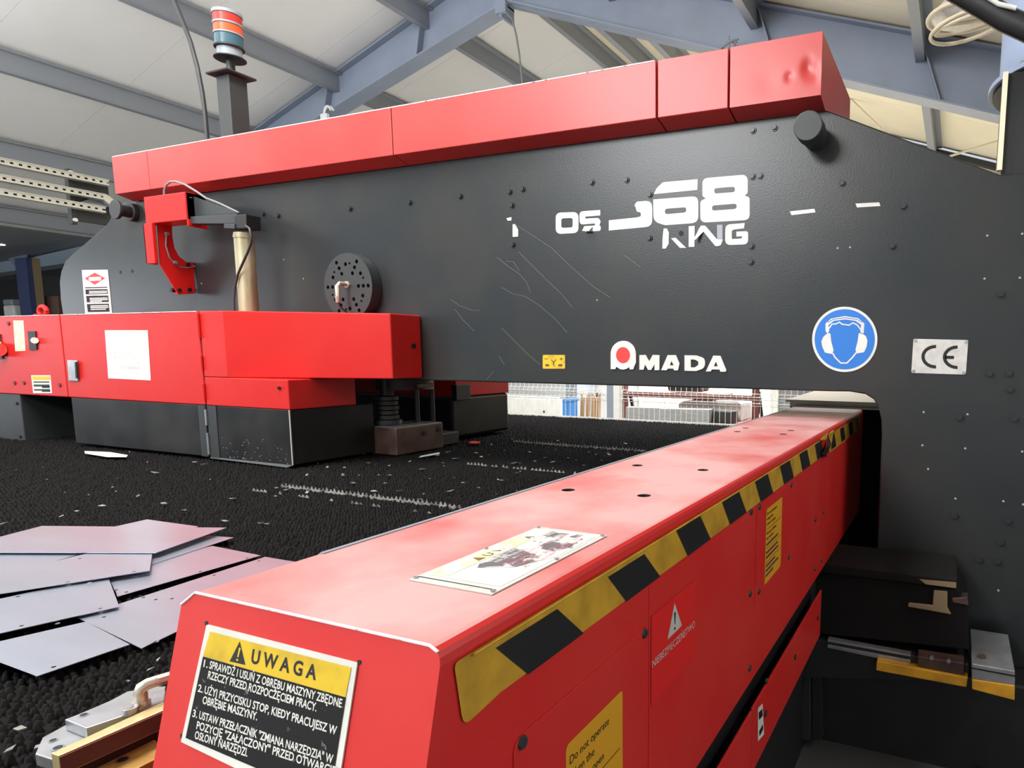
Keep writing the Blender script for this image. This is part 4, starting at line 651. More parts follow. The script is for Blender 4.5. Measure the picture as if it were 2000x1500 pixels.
for k in range(70):
    x = random.uniform(-3.42,-2.93); z = .962+.11*random.random()**2; q = random.uniform(.0015,.006); a = random.random()*6.28
    mb.add([(x+q*math.cos(a),-.4306,z+q*.5*math.sin(a)),(x+q*math.cos(a+2),-.4306,z+q*.6*math.sin(a+2)),(x+q*math.cos(a+4),-.4306,z+q*.5*math.sin(a+4))],[(0,1,2)])
part('paint_chips', mb, M['greyfade'], tcab)['kind'] = 'stuff'
part('skirt_strip', MB().box(-3.575,-3.520,-.4325,-.43,.957,1.2215), M['charcoal'], tcab)
part('skirt_strip', MB().box(-3.504,-3.435,-.4325,-.43,.957,1.2215), M['charcoal'], tcab)
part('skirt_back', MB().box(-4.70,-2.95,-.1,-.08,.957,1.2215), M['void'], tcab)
part('recess_panel', MB().box(-5.27,-4.70,-.12,-.1,.90,1.2215), M['black'], tcab)
part('column_panel', MB().box(-6.3,-5.27,-.425,-.1,.88,1.2215), M['charcoal'], tcab, bevel=.004)
for p in [(-5.3153,-0.425,1.1654),(-5.3187,-0.425,0.9591)]: part('screw', MB().cyl(p,(p[0],p[1]-.006,p[2]),.01,n=10), M['ink'], tcab)
for p in [(-5.2906,-0.43,1.6492),(-5.2992,-0.43,1.2915),(-5.1956,-0.43,1.294),(-4.8134,-0.43,1.2915)]: part('screw', MB().cyl(p,(p[0],p[1]-.005,p[2]),.012,n=10), M['rackred'], tcab)
FC = FYat(-.43)
nt_ = decal('paper_notice', [[(-4.3174,1.6039),(-3.9356,1.6017),(-3.9483,1.3382),(-4.3282,1.3407)]], FC, M['white'], tcab, .0006, .0006)
for l in [[(-4.1558,1.5948),(-4.1059,1.5935),(-4.1069,1.5756),(-4.1569,1.5768)],[(-4.2734,1.5567),(-4.1255,1.5555),(-4.1266,1.5375),(-4.2745,1.5384)],[(-4.1072,1.5565),(-3.982,1.5554),(-3.9829,1.5377),(-4.1082,1.5386)],[(-4.2782,1.5276),(-4.1667,1.5267),(-4.1678,1.5086),(-4.2794,1.5092)],[(-4.1438,1.5265),(-3.9821,1.5258),(-3.983,1.5081),(-4.1449,1.5084)],[(-4.2459,1.4958),(-4.0176,1.496),(-4.0186,1.4781),(-4.247,1.4775)],[(-4.2596,1.4693),(-4.13,1.4693),(-4.131,1.4512),(-4.2608,1.451)],[(-4.1118,1.4692),(-3.9773,1.4693),(-3.9782,1.4515),(-4.1128,1.4511)],[(-4.2083,1.4407),(-4.0349,1.4416),(-4.0358,1.4236),(-4.2094,1.4224)],[(-4.2268,1.4127),(-4.039,1.4143),(-4.04,1.3963),(-4.2279,1.3943)]]:
    decal('print_block', [l], FYat(-.4313), M['alu'], nt_, .0004)
decal('yellowed_label', [[(-5.2352,1.6668),(-5.1228,1.6656),(-5.1379,1.4877),(-5.2519,1.484)]], FC, M['ypale'], tcab, .0006)
sw = part('rocker_switch', MB().prism([(-5.0805,-0.43,1.6023),(-4.9983,-0.43,1.6019),(-5.0038,-0.43,1.4945),(-5.0815,-0.43,1.4911)], (0,-.006,0)), M['ink'], tcab)
part('push_button', MB().cyl((-5.0145,-0.436,1.5482),(-4.9821,-0.45,1.5479),.018,n=16), M['white'], sw, smooth=40)
es = part('stop_switch', MB().prism([(-5.4866,-0.43,1.5857),(-5.3919,-0.43,1.5854),(-5.3958,-0.43,1.4364),(-5.5212,-0.43,1.4351)], (0,-.006,0)), M['charcoal'], tcab)
part('stop_plate', MB().prism([(-5.4822,-0.436,1.5388),(-5.3815,-0.436,1.5389),(-5.3792,-0.436,1.4708),(-5.4979,-0.436,1.4699)], (0,-.002,0)), M['ygl'], es)
part('stop_button', MB().cyl((-5.4283,-0.438,1.4922),(-5.3479,-0.47,1.4923),.04,n=20), M['logored'], es, smooth=40)
wl = decal('warning_label', [[(-5.1068,1.3421),(-4.8983,1.3463),(-4.9028,1.2411),(-5.1066,1.2349)]], FC, M['white'], tcab, .0006)
decal('yellow_band', [[(-5.0969,1.3362),(-4.9049,1.3401),(-4.9066,1.3176),(-5.096,1.3133)]], FYat(-.4308), M['ygl'], wl, .0003)
for l in [[(-5.0892,1.3058),(-4.9189,1.3098),(-4.9188,1.3023),(-5.0891,1.2982)],[(-5.0902,1.2875),(-4.9198,1.2918),(-4.9205,1.2797),(-5.0911,1.2752)],[(-5.0034,1.2806),(-4.9189,1.2828),(-4.9196,1.2707),(-5.0042,1.2684)],[(-5.0903,1.2599),(-4.9197,1.2647),(-4.9199,1.2556),(-5.0905,1.2507)],[(-5.0086,1.2546),(-4.9185,1.2572),(-4.9187,1.2481),(-5.0088,1.2455)]]: decal('dark_band', [l], FYat(-.4308), M['ink'], wl, .0003)
lt = part('latch', MB().prism([(-4.6972,-0.43,1.438),(-4.6009,-0.43,1.4362),(-4.6124,-0.43,1.3171),(-4.7042,-0.43,1.3178)], (0,-.008,0)), M['steel'], tcab, bevel=.003)
part('latch_handle', MB().prism([(-4.6107,-0.438,1.4274),(-4.5956,-0.438,1.4276),(-4.6024,-0.438,1.335),(-4.6176,-0.438,1.3347)], (0,-.006,0)), M['ink'], lt)
part('lifting_eye', MB().tube([(-5.2+.04*math.cos(a), -.3, 1.728+.03*math.sin(a)) for a in [2*math.pi*k/18 for k in range(19)]], .013, 8).cyl((-5.2,-.3,1.69),(-5.2,-.3,1.71),.045,n=16), M['red'], tcab, smooth=50)
part('edge_highlight_wear', MB().box(-6.2,-4.75,-.4315,-.427,1.6915,1.6945).box(-4.73,-3.53,-.4315,-.427,1.6915,1.6945), M['red_edge'], tcab)  # whitish top edges painted in for the light from above
r = thing('pull_rod','thin silver rod with an eye end under the red cabinet at left','rod',(-5.4,-.52,.96))
part('rod', MB().tube([(-5.4986,-0.5,0.9158),(-5.3795,-0.5,0.9151),(-5.0506,-0.5,0.9028)], .004), M['steel'], r, smooth=50)
cxr, czr = (-5.0015,0.8998)
part('eye', MB().tube([(cxr+.017*math.cos(a), -.5, czr+.017*math.sin(a)) for a in [2*math.pi*k/16 for k in range(17)]], .006), M['steel'], r, smooth=50)
tag(part('scrap_strip', MB().prism([(-4.3056,-0.584,0.953),(-4.1457,-0.5478,0.953),(-3.945,-0.5702,0.953),(-3.895,-0.6033,0.953),(-3.9784,-0.6435,0.953),(-4.2182,-0.6236,0.953)], (0,0,.003)), M['white']),'white offcut strip lying under the black cabinet skirt','offcut')
tag(part('bright_strip', MB().prism([(-2.6045,0.08,0.95),(-2.6089,0.2213,0.95),(-2.5666,0.179,0.95),(-2.5757,0.0355,0.95)], (0,0,.002)), M['white']),'bright metal strip on the table below the die block','offcut')
tag(part('red_tag', MB().prism([(-2.6579,0.6236,0.955),(-2.6462,0.6053,0.955),(-2.6409,0.5878,0.955),(-2.6428,0.5735,0.955),(-2.6515,0.5645,0.955),(-2.6657,0.5622,0.955),(-2.6834,0.5668,0.955),(-2.7019,0.5778,0.955),(-2.7185,0.5936,0.955),(-2.7306,0.6119,0.955),(-2.7363,0.6298,0.955),(-2.7347,0.6446,0.955),(-2.7258,0.6539,0.955),(-2.7112,0.6562,0.955),(-2.6931,0.6512,0.955),(-2.6743,0.6397,0.955)], (0,0,.002)), M['red_worn']),'small red oval scrap below the rear cabinet','offcut')

# rear half of the cabinet beyond the frame
rc = thing('rear_cabinet','red and black cabinet end seen under the frame, beyond the die block','cabinet',(-3.6,.95,.96))
part('red_shell', MB().box(-5.2,-2.9,.70,1.235,1.2225,1.69), M['red'], rc, bevel=.004)
part('black_skirt', MB().box(-5.2,-2.902,.66,1.235,.958,1.222), M['skirt'], rc, bevel=.02)
part('junction_box', MB().box(-2.9,-2.86,.66,.79,1.20,1.30), M['ink'], rc, bevel=.004)

# punching head between the two cabinets
ph = thing('punch_unit','dark punching unit with a brownish steel die block under the frame','punch unit',(-2.85,.25,.94))
db = part('die_block', MB().box(-3.0,-2.75,.06,.412,.945,1.092), M['brown'], ph, bevel=.006)
part('block_top', MB().box(-2.98,-2.752,.07,.405,1.092,1.097), M['steel'], db)
for y_, z_ in ((.26,1.045),(.375,1.055)): part('bolt', MB().cyl((-2.752,y_,z_),(-2.744,y_,z_),.013,n=12), M['ink'], db)
part('stripper_ring', MB().cyl((-2.92,.17,1.10),(-2.92,.17,1.125),.075,n=24), M['charcoal'], ph, smooth=40)
for k in range(5): part('spring_coil', MB().cyl((-2.92,.17,1.13+.026*k),(-2.92,.17,1.15+.026*k),.062-.004*(k%2),n=24), M['charcoal'], ph, smooth=40)
part('ram', MB().cyl((-2.92,.17,1.26),(-2.92,.17,1.36),.04,n=20), M['black'], ph, smooth=40)
part('guide_rod', MB().cyl((-2.86,.33,1.09),(-2.86,.33,1.36),.014,n=12), M['charcoal'], ph, smooth=40)
part('guide_rod', MB().cyl((-2.86,.45,1.09),(-2.86,.45,1.36),.014,n=12), M['charcoal'], ph, smooth=40)
part('lower_bracket', MB().box(-2.98,-2.80,.42,.6,.945,1.02), M['black'], ph, bevel=.006)
part('upper_clutch', MB().cyl((-2.92,.30,1.29),(-2.92,.30,1.355),.16,n=32), M['black'], ph, smooth=40)
part('steel_tab', MB().box(-2.80,-2.76,.24,.36,1.30,1.325), M['brown'], ph, bevel=.004)

# ---------------------------------------------------------------- brush table
bt = thing('brush_table','large machine table covered in black bristle rows','table',(-3.0,0,.8))
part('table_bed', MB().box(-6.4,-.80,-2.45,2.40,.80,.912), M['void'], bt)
part('table_leg', MB().box(-5.9,-5.7,-2.2,-2.0,0,.8), M['black'], bt); part('table_leg', MB().box(-1.2,-1.0,-2.2,-2.0,0,.8), M['black'], bt)
part('table_leg', MB().box(-5.9,-5.7,2.0,2.2,0,.8), M['black'], bt); part('table_leg', MB().box(-1.2,-1.0,2.0,2.2,0,.8), M['black'], bt)
for (a, b) in ((-2.44,-1.61),(-1.59,-.69),(-.66,.05),(.07,.78),(.80,1.60),(1.62,2.38)): part('brush_base', MB().box(-6.32,-.84,a-.005,b+.012,.908,.929), M['bristle'], bt)
part('far_edge_strip', MB().box(-6.4,-.80,2.385,2.40,.912,.951), M['white'], bt)
# four brush fields of tufts in rows along the hall
def field(x0, x1, y0, y1):
    V = []; F = []; R = random.random; x = x0; j = 0
    while x < x1:
        y = y0 + (.007 if j % 2 else 0)
        while y < y1:
            h = .9375 + .0075*R(); a = x+.0025*(R()-.5); b = y+.005*(R()-.5); tx = .003*(R()-.5); ty = .005*(R()-.5); n = len(V)
            V += [(a-.0085,b-.0065,.922),(a+.0085,b-.0065,.922),(a+.0085,b+.0065,.922),(a-.0085,b+.0065,.922),
                  (a-.0025+tx,b-.0025+ty,h),(a+.0025+tx,b-.0025+ty,h-.003),(a+.0025+tx,b+.0025+ty,h),(a-.0025+tx,b+.0025+ty,h-.003)]
            F += [(n,n+1,n+5,n+4),(n+1,n+2,n+6,n+5),(n+2,n+3,n+7,n+6),(n+3,n,n+4,n+7),(n+4,n+5,n+6,n+7)]
            y += .0135
        x += .0225; j += 1
    mb = MB(); mb.v = V; mb.f = F
    o = part('bristle_field', mb, M['bristle'], bt); o.data.polygons.foreach_set('use_smooth', [True]*len(o.data.polygons))
    return tag(o, kind='stuff')
for (a, b) in ((-2.44,-1.61),(-1.59,-.69),(-.66,.05),(.07,.78),(.80,1.60),(1.62,2.38)): field(-6.3, -.86, a, b)
# pale saw-tooth strips along the field edges
def teeth(x0, x1, y, hh=.018, skip=0.0):
    mb = MB(); x = x0
    if skip == 0: mb.box(x0, x1, y-.002, y+.002, .925, .943)
    while x < x1:
        if random.random() > skip:
            h = hh*(.6+.5*random.random()); w = .009
            mb.prism([(x-w,y-.0015,.94),(x+w,y-.0015,.94),(x+.003*(random.random()-.5),y-.0015,.94+h)], (0,.003,0))
        x += .0215
    part('tooth_strip', mb, M['tooth'], bt)['kind'] = 'stuff'
for a, b, hh, sk in ([(-2.5596,-0.6561,0.945),(-1.626,-0.8275,0.945)]+[.018,0],[(-2.5583,0.8464,0.945),(-1.633,0.7993,0.945)]+[.016,0],[(-2.2423,0.064,0.945),(-1.6023,-0.0162,0.945)]+[.014,.2],[(-2.5782,-0.8091,0.945),(-1.6547,-0.8896,0.945)]+[.012,.6]):
    teeth(a[0], b[0], (a[1]+b[1])/2, hh, sk)
# punching scraps lodged in the bristles
mb = MB()
def chip(x, y, s):
    a = random.random()*6.28; c, sn = math.cos(a)*s, math.sin(a)*s; z = .946+.006*random.random()
    mb.prism([(x-c,y-sn,z),(x+sn*.5,y-c*.5,z+.004*random.random()),(x+c,y+sn,z+.5*s*random.random()),(x-sn*.6,y+c*.6,z)], (0,0,.0015))
for px_, py_, s in [(-2.551,0.147,0.018),(-2.567,0.243,0.016),(-2.382,0.093,0.02),(-2.429,0.31,0.012),(-2.309,0.205,0.014),(-2.307,0.266,0.012),(-2.03,0.117,0.02),(-2.164,0.438,0.012),(-2.091,0.583,0.014),(-2.299,0.93,0.016),(-1.874,0.227,0.016),(-1.956,0.188,0.01),(-1.844,-0.114,0.012),(-2.319,-0.409,0.02),(-2.197,-0.547,0.018),(-2.115,-0.682,0.014),(-2.35,-0.036,0.014),(-2.312,-0.215,0.016),(-2.501,-0.495,0.014),(-2.732,-0.384,0.012),(-2.316,-0.603,0.012),(-2.024,-0.64,0.014),(-1.847,-0.713,0.012),(-1.841,-0.555,0.016),(-1.902,-0.409,0.01),(-1.875,0.375,0.01),(-1.794,0.32,0.012),(-1.871,0.581,0.01),(-1.902,0.721,0.012),(-1.851,0.991,0.014),(-3.398,-0.776,0.02),(-3.315,-0.795,0.016),(-2.474,-1.003,0.02),(-2.307,-0.825,0.012),(-2.504,-0.808,0.014),(-2.449,-0.805,0.012),(-2.835,-1.121,0.012),(-2.76,-1.273,0.012),(-2.749,-1.352,0.012),(-2.611,-1.16,0.012),(-2.424,-1.202,0.012),(-2.709,-1.412,0.012),(-2.754,-1.542,0.016),(-2.16,-1.236,0.01),(-2.011,-1.203,0.01),(-3.434,-0.555,0.02),(-3.329,-0.572,0.016),(-2.643,-0.562,0.012),(-2.044,-1.197,0.01),(-2.679,-0.193,0.012),(-2.53,-0.207,0.01),(-2.533,-0.071,0.012),(-3.431,-0.07,0.01),(-2.551,0.596,0.012),(-2.352,0.457,0.012),(-1.723,0.548,0.012),(-1.985,0.322,0.01),(-1.677,0.2,0.012),(-1.675,0.377,0.012),(-1.792,-0.294,0.01),(-1.773,-0.467,0.01),(-1.225,-2.137,0.008),(-1.154,-2.147,0.008),(-1.175,-2.169,0.008),(-1.261,-1.948,0.008),(-1.291,-1.919,0.006),(-1.246,-1.99,0.005)]: chip(px_, py_, s)
for k in range(90): chip(random.uniform(-4.6,-1.0), random.uniform(-1.2,.9), random.uniform(.003,.008))
part('lodged_scraps', mb, M['tooth'], bt)['kind'] = 'stuff'

# ---------------------------------------------------------------- loose sheet metal blanks on the table
def blank(name, label, pts, z, holes=()):
    loops = [pts] + [circ(a, b, .0038, 10) for a, b in holes]
    mb = MB(); place(mb, fill2d(loops, .0014), (0,0,z), (1,0,0), (0,1,0), (0,0,1))
    o = part(name, mb, M['sheet']); return tag(o, label, 'metal sheet', 'sheet metal blanks on the brush table')
CR = None
blank('metal_blank','farthest metal sheet, mostly hidden, its corner rising behind the pinkish top sheet', [(-2.404,-1.4363),(-2.4158,-1.321),(-2.1764,-1.3091),(-2.0792,-1.4781)], .9485)
blank('metal_blank','narrow pinkish sheet pointing right from under the top sheet of the pile', [(-2.0238,-1.3721),(-1.9382,-1.3545),(-1.881,-1.6036),(-1.999,-1.6241)], .952)
blank('metal_blank','long sheet pointing at the red beam corner, second from the beam', [(-1.9146,-1.431),(-1.7075,-1.4354),(-1.7058,-1.7689),(-1.9357,-1.6758)], .950, [(-1.7187,-1.4646),(-1.7168,-1.5856),(-1.7195,-1.7444),(-1.7562,-1.7455)])
blank('metal_blank','bluish white sheet partly under the corner of the red beam', [(-1.6501,-1.8693),(-1.6892,-1.4359),(-1.5062,-1.4307),(-1.3681,-1.9041)], .9485, [(-1.6704,-1.4665),(-1.6612,-1.5871),(-1.6134,-1.743),(-1.587,-1.7254),(-1.6529,-1.7462),(-1.3763,-1.874),(-1.6023,-1.8462)])
blank('metal_blank','nearest bluish white sheet at the lower left of the pile', [(-1.656,-2.0667),(-1.5974,-1.879),(-1.3981,-1.9069),(-1.4005,-2.0423),(-1.7386,-2.0376)], .952, [(-1.639,-1.9061),(-1.4158,-2.0126)])
blank('metal_blank','white sheet above the nearest one at the left edge', [(-1.9165,-1.9744),(-1.8721,-1.7035),(-1.618,-1.8103),(-1.6891,-2.0547)], .956, [(-1.6762,-1.9462),(-1.64,-1.8331),(-1.8841,-1.8652)])
blank('metal_blank','grey wedge of a sheet at left under the pinkish top sheet', [(-2.5269,-1.7588),(-2.1206,-1.6229),(-2.1065,-1.6946),(-1.9988,-1.945)], .9595)
blank('metal_blank','pale blunt ended sheet just below the pinkish top sheet', [(-2.1341,-1.897),(-2.0907,-1.6978),(-2.0957,-1.6346),(-1.945,-1.5652),(-1.794,-1.6548),(-1.9593,-1.9587)], .963, [(-1.8206,-1.674),(-1.8749,-1.7791),(-1.8246,-1.762),(-2.0597,-1.6692)])
blank('metal_blank','pinkish grey four sided sheet lying on top of the pile', [(-2.5296,-1.5397),(-2.0109,-1.3268),(-1.9255,-1.5672),(-2.4344,-1.7907)], .967)

# ---------------------------------------------------------------- red carriage beam in the foreground
cb = thing('carriage_beam','red box beam with hazard tape and warning signs running under the press frame','machine beam',(-.56,-.8,.765))
sec = [(-.735,.765),(-.735,1.236),(-.716,1.25),(-.404,1.25),(-.399,1.2490),(-.3945,1.2460),(-.3915,1.2415),(-.39,1.235),(-.39,.765)]
fy = lambda z: -2.183 + .25*(z-1.25)
n = len(sec); mb = MB()
mb.add([(x,fy(z),z) for x,z in sec]+[(x,.586,z) for x,z in sec], [tuple(range(n-1,-1,-1)), tuple(range(n,2*n))]+[(i,(i+1)%n,n+(i+1)%n,n+i) for i in range(n)])
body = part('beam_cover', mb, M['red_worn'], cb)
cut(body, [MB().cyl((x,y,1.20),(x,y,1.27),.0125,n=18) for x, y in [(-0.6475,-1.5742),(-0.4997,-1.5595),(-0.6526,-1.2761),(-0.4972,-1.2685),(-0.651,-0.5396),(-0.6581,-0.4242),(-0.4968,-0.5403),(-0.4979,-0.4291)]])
body.data.materials.append(M['red_top_lit'])
body.data.materials.append(M['void'])
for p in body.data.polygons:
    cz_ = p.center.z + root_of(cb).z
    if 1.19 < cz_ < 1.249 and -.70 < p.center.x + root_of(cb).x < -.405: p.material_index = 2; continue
    if p.normal.z > .95 and p.center.z > .3: p.material_index = 1  # upward faces take the slot with overhead light painted in
part('black_bellows', MB().box(-.74,-.236,.588,.74,.30,1.25), M['matt'], cb)
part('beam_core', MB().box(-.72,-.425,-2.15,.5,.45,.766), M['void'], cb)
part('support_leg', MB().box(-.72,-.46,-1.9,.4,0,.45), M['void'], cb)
part('edge_trim', MB().prism([(-.7350,-2.035,1.228),(-.7350,-2.035,1.2362),(-.716,-2.035,1.2503),(-.712,-2.035,1.2503),(-.712,-2.035,1.2512),(-.7175,-2.035,1.2517),(-.7375,-2.035,1.237),(-.7375,-2.035,1.228)], (0,2.60,0)), M['greyplastic'], cb)
part('edge_highlight_wear', MB().tube([(-.7345,fy(1.236)-.0003,1.236),(-.716,-2.1832,1.2502),(-.404,-2.1832,1.2502),(-.3945,-2.1836,1.2462)], .0015, 8), M['red_edge'], cb, smooth=60)
def sideplate(nm, pts, t, m='red_worn', label=None, x=-.39, par=None):
    o = part(nm, MB().prism([(x,y,z) for y,z in pts], (t,0,0)), M[m], par or cb, bevel=.0006); return tag(o, label) if label else o
sideplate('side_panel', [(-2.092,0.775),(-2.092,1.095),(-2.0912800000000002,1.1014800000000002),(-2.0891200000000003,1.10652),(-2.0855200000000003,1.11012),(-2.0804800000000006,1.1122800000000002),(-2.0740000000000003,1.113),(-1.786,1.113),(-1.7838400000000003,1.1127600000000004),(-1.7821600000000002,1.11204),(-1.78096,1.11084),(-1.78024,1.1091600000000001),(-1.78,1.107),(-1.78,0.775)], .0018)
sideplate('side_panel', [(-1.772,.775),(-1.772,1.168),(-1.222,1.168),(-1.222,.775)], .0012)
sideplate('side_panel', [(-1.205,0.935),(-1.2078800000000005,0.9353200000000002),(-1.21012,0.9362800000000001),(-1.2117200000000001,0.93788),(-1.2126800000000002,0.9401200000000001),(-1.213,0.9430000000000001),(-1.213,1.17),(-0.862,1.17),(-0.862,0.9430000000000001),(-0.8623200000000001,0.9401200000000002),(-0.8632799999999999,0.9378800000000002),(-0.8648799999999999,0.9362800000000001),(-0.86712,0.9353200000000002),(-0.87,0.935)], .0018)
sideplate('side_panel', [(-.45,.775),(-.45,1.170),(.50,1.170),(.50,.775)], .0012)
s0 = None
for y_, z_ in [(-2.0783,1.1049),(-1.7895,1.1055),(-1.2627,1.1661),(-1.2563,0.9814),(-1.2469,0.8059),(-1.1984,1.1636),(-1.1854,0.9632),(-0.8937,0.9606),(-0.8891,1.1576),(-0.5229,0.9778),(-0.3889,0.9735),(-0.5018,0.8084),(-0.3945,0.8065),(-1.0941,0.703)]:
    if s0 is None:
        s0 = link_mesh('screw', MB().cyl((0,0,0),(.0032,0,0),.0078,.0062,n=16).cyl((.0032,0,0),(.0034,0,0),.0028,n=6).mesh('screw'), M['charcoal'], cb, smooth=40); s0.location = Vector((-.3885,y_,z_)) - root_of(cb)
    else: meshcopy(s0, cb, (-.3885,y_,z_))
# lower rail cover below the slot
lo1 = part('lower_cover', MB().box(-.392,-.386,-2.31,-1.224,.525,.694), M['red_worn'], cb, bevel=.002)
lo2 = part('lower_cover', MB().box(-.392,-.386,-1.218,-.376,.53,.696), M['red_worn'], cb, bevel=.002)
for y_, z_ in [(-0.7843,0.6299),(-1.1085,0.6264),(-0.4441,0.6211)]: part('screw', MB().cyl((-.386,y_,z_),(-.382,y_,z_),.008,n=14), M['charcoal'], lo2, smooth=40)
pl = decal('pinch_sticker', [[(-1.1765,0.6751),(-1.1354,0.6656),(-1.1131,0.5739),(-1.169,0.5869)]], FXat(-.386), M['white'], lo2, .0006)
decal('mark', [[(-1.1709,0.6606),(-1.139,0.6543),(-1.1324,0.6324),(-1.1646,0.6391)]], FXat(-.3852), M['ink'], pl, .0003)
decal('mark', [[(-1.1621,0.6091),(-1.1303,0.6088),(-1.1243,0.5935),(-1.1562,0.5927)]], FXat(-.3852), M['ink'], pl, .0003)
# hazard tape along the top of the side
FS = FXat(-.3885)
ht = decal('hazard_tape', [[(-2.1512027512178156,1.169558127197647),(-2.1555160444031993,1.1694685516201624),(-2.159018124933602,1.1704463266458245),(-2.161708992809024,1.1724914522746348),(-2.1635886480294655,1.175603928506593),(-2.1646570905949263,1.1797837553416983),(-2.1710381729715142,1.225160341130768),(-2.171108152501065,1.2276224530855335),(-2.1705486294669263,1.2295370618544432),(-2.1693596038690997,1.230904167437498),(-2.167541075707585,1.2317237698346977),(-2.1650930449823815,1.231995869046042),(-0.5,1.231),(-0.47,1.205),(-0.5,1.172),(-2.11,1.175)]], FS, M['ytape'], cb, .0004)
ht2 = decal('hazard_tape', [[(-.355,1.232),(.455,1.232),(.455,1.170),(-.32,1.165),(-.30,1.19)]], FS, M['ytape'], cb, .0004)
def stripe(y, par, w=.110, top=1.228, bot=1.1725):
    decal('black_stripe', [[(y,bot),(y+w,bot),(y+w-.055,top),(y-.05,top)]], FXat(-.388), M['btape'], par, .0004)
for k in range(8): stripe(-2.066+.2195*k, ht, top=1.2225 if k < 2 else 1.2275)
for k in range(4): stripe(-.272+.2195*k, ht2, w=.1 if k < 3 else .05)
part('lifted_edge', MB().prism([(-.388,-2.15,1.2305),(-.3845,-2.15,1.2325),(-.3835,-2.15,1.2315),(-.3872,-2.15,1.2285)], (0,1.6,0)), M['ytape'], ht)
part('torn_fold', MB().prism([(-.387,-.50,1.232),(-.387,-.36,1.242),(-.380,-.42,1.225)], (0,.003,.004)).prism([(-.387,-.355,1.235),(-.387,-.26,1.240),(-.384,-.30,1.20),(-.386,-.33,1.17)], (.002,0,0)), M['ytape'], ht2)
part('torn_bulge', MB().prism([(-.387,-.49,1.185),(-.372,-.45,1.205),(-.370,-.41,1.21),(-.387,-.36,1.22),(-.387,-.40,1.165),(-.376,-.44,1.170)], (.004,0,.002)), M['btape'], ht2)
# big warning sign on the slanted end
ws = decal('warning_sign', [[(-0.6885,-0.0292),(-0.6883,-0.0286),(-0.688,-0.0282),(-0.6875,-0.0279),(-0.6868,-0.0277),(-0.686,-0.0276),(-0.4822,-0.0281),(-0.4817,-0.0282),(-0.4812,-0.0283),(-0.4809,-0.0286),(-0.4807,-0.0289),(-0.4806,-0.0294),(-0.4818,-0.1593),(-0.6966,-0.1447)]], FEND, M['white'], cb, .0004, .0014)
tag(ws, 'large yellow and black warning sign headed UWAGA')
FE2 = ((0,-2.183-.0022*.9701,1.25+.0022*.2425),)+FEND[1:]
decal('yellow_band', [[(-0.6804,-0.0335),(-0.4864,-0.0333),(-0.4879,-0.0595),(-0.6849,-0.0586)]], FE2, M['ygl'], ws, .0001)
decal('black_field', [[(-0.6848,-0.0588),(-0.4876,-0.0595),(-0.4888,-0.1473),(-0.69,-0.1392)]], FE2, M['inkworn'], ws, .0001)
FE3 = ((0,-2.183-.00235*.9701,1.25+.00235*.2425),)+FEND[1:]
decal('triangle', [[(-0.6351,-0.0354),(-0.6218,-0.0557),(-0.6449,-0.0564)]], FE3, M['ink'], ws, .0001)
decal('exclamation', [[(-0.6344,-0.0412),(-0.6318,-0.0413),(-0.6329,-0.0503),(-0.6347,-0.0504)]], FE3, M['ygl'], ws, .0003)
decal('exclamation', [[(-0.6325,-0.0527),(-0.6326,-0.0534),(-0.6333,-0.0539),(-0.6343,-0.0541),(-0.6352,-0.0538),(-0.6356,-0.0533),(-0.6355,-0.0526),(-0.6348,-0.0521),(-0.6338,-0.0519),(-0.6329,-0.0522)]], FE3, M['ygl'], ws, .0003)
def caption(s, p0, p1, cap, bold=.02, m='white', par=ws, nm='lettering', fr=FE3, lift=.0001, rise=None):
    mb = MB(); text_fit(mb, s, p0, p1, cap, fr, lift, bold, rise); part(nm, mb, M[m], par)
L = [(-0.6152,-0.0527),(-0.5268,-0.0522)]; caption('U W A G A', L[0], L[1], .0135, .03, 'ink')
for s, (a, b), cap, bo in (
    ('1.', [(-0.6817,-0.0684),(-0.6751,-0.0684)], .0072, .02), ('SPRAWDŹ I USUŃ Z OBRĘBU MASZYNY ZBĘDNE', [(-0.6727,-0.0684),(-0.4909,-0.0692)], .0076, .02),
    ('RZECZY PRZED ROZPOCZĘCIEM PRACY.', [(-0.6725,-0.0781),(-0.5203,-0.0787)], .0076, .02),
    ('2.', [(-0.6839,-0.0929),(-0.6764,-0.0929)], .0072, .02), ('UŻYJ PRZYCISKU STOP, KIEDY PRACUJESZ W', [(-0.6736,-0.0929),(-0.4922,-0.0931)], .0076, .02),
    ('OBRĘBIE MASZYNY.', [(-0.6741,-0.1027),(-0.594,-0.1022)], .0076, .02),
    ('3.', [(-0.6853,-0.1177),(-0.678,-0.1176)], .0072, .02), ('USTAW PRZEŁĄCZNIK "ZMIANA NARZĘDZIA" W', [(-0.6753,-0.1176),(-0.4916,-0.1176)], .0076, .02),
    ('POZYCJĘ "ZAŁĄCZONY" PRZED OTWARCIEM', [(-0.6765,-0.1276),(-0.4795,-0.1264)], .0076, .02),
    ('OSŁONY NARZĘDZI.', [(-0.6768,-0.1369),(-0.5991,-0.1365)], .0076, .02)):
    caption(s, a, b, cap, bo)
for p in [(-0.6913,-0.0271),(-0.48,-0.0278),(-0.6992,-0.1398)]:
    q = Vector(FEND[0]) + Vector(FEND[2])*p[1] + Vector((p[0],0,0)); nn = Vector(FEND[3])
    part('screw', MB().cyl(q, q+nn*.0007, .0022, n=12), M['ink'], ws)
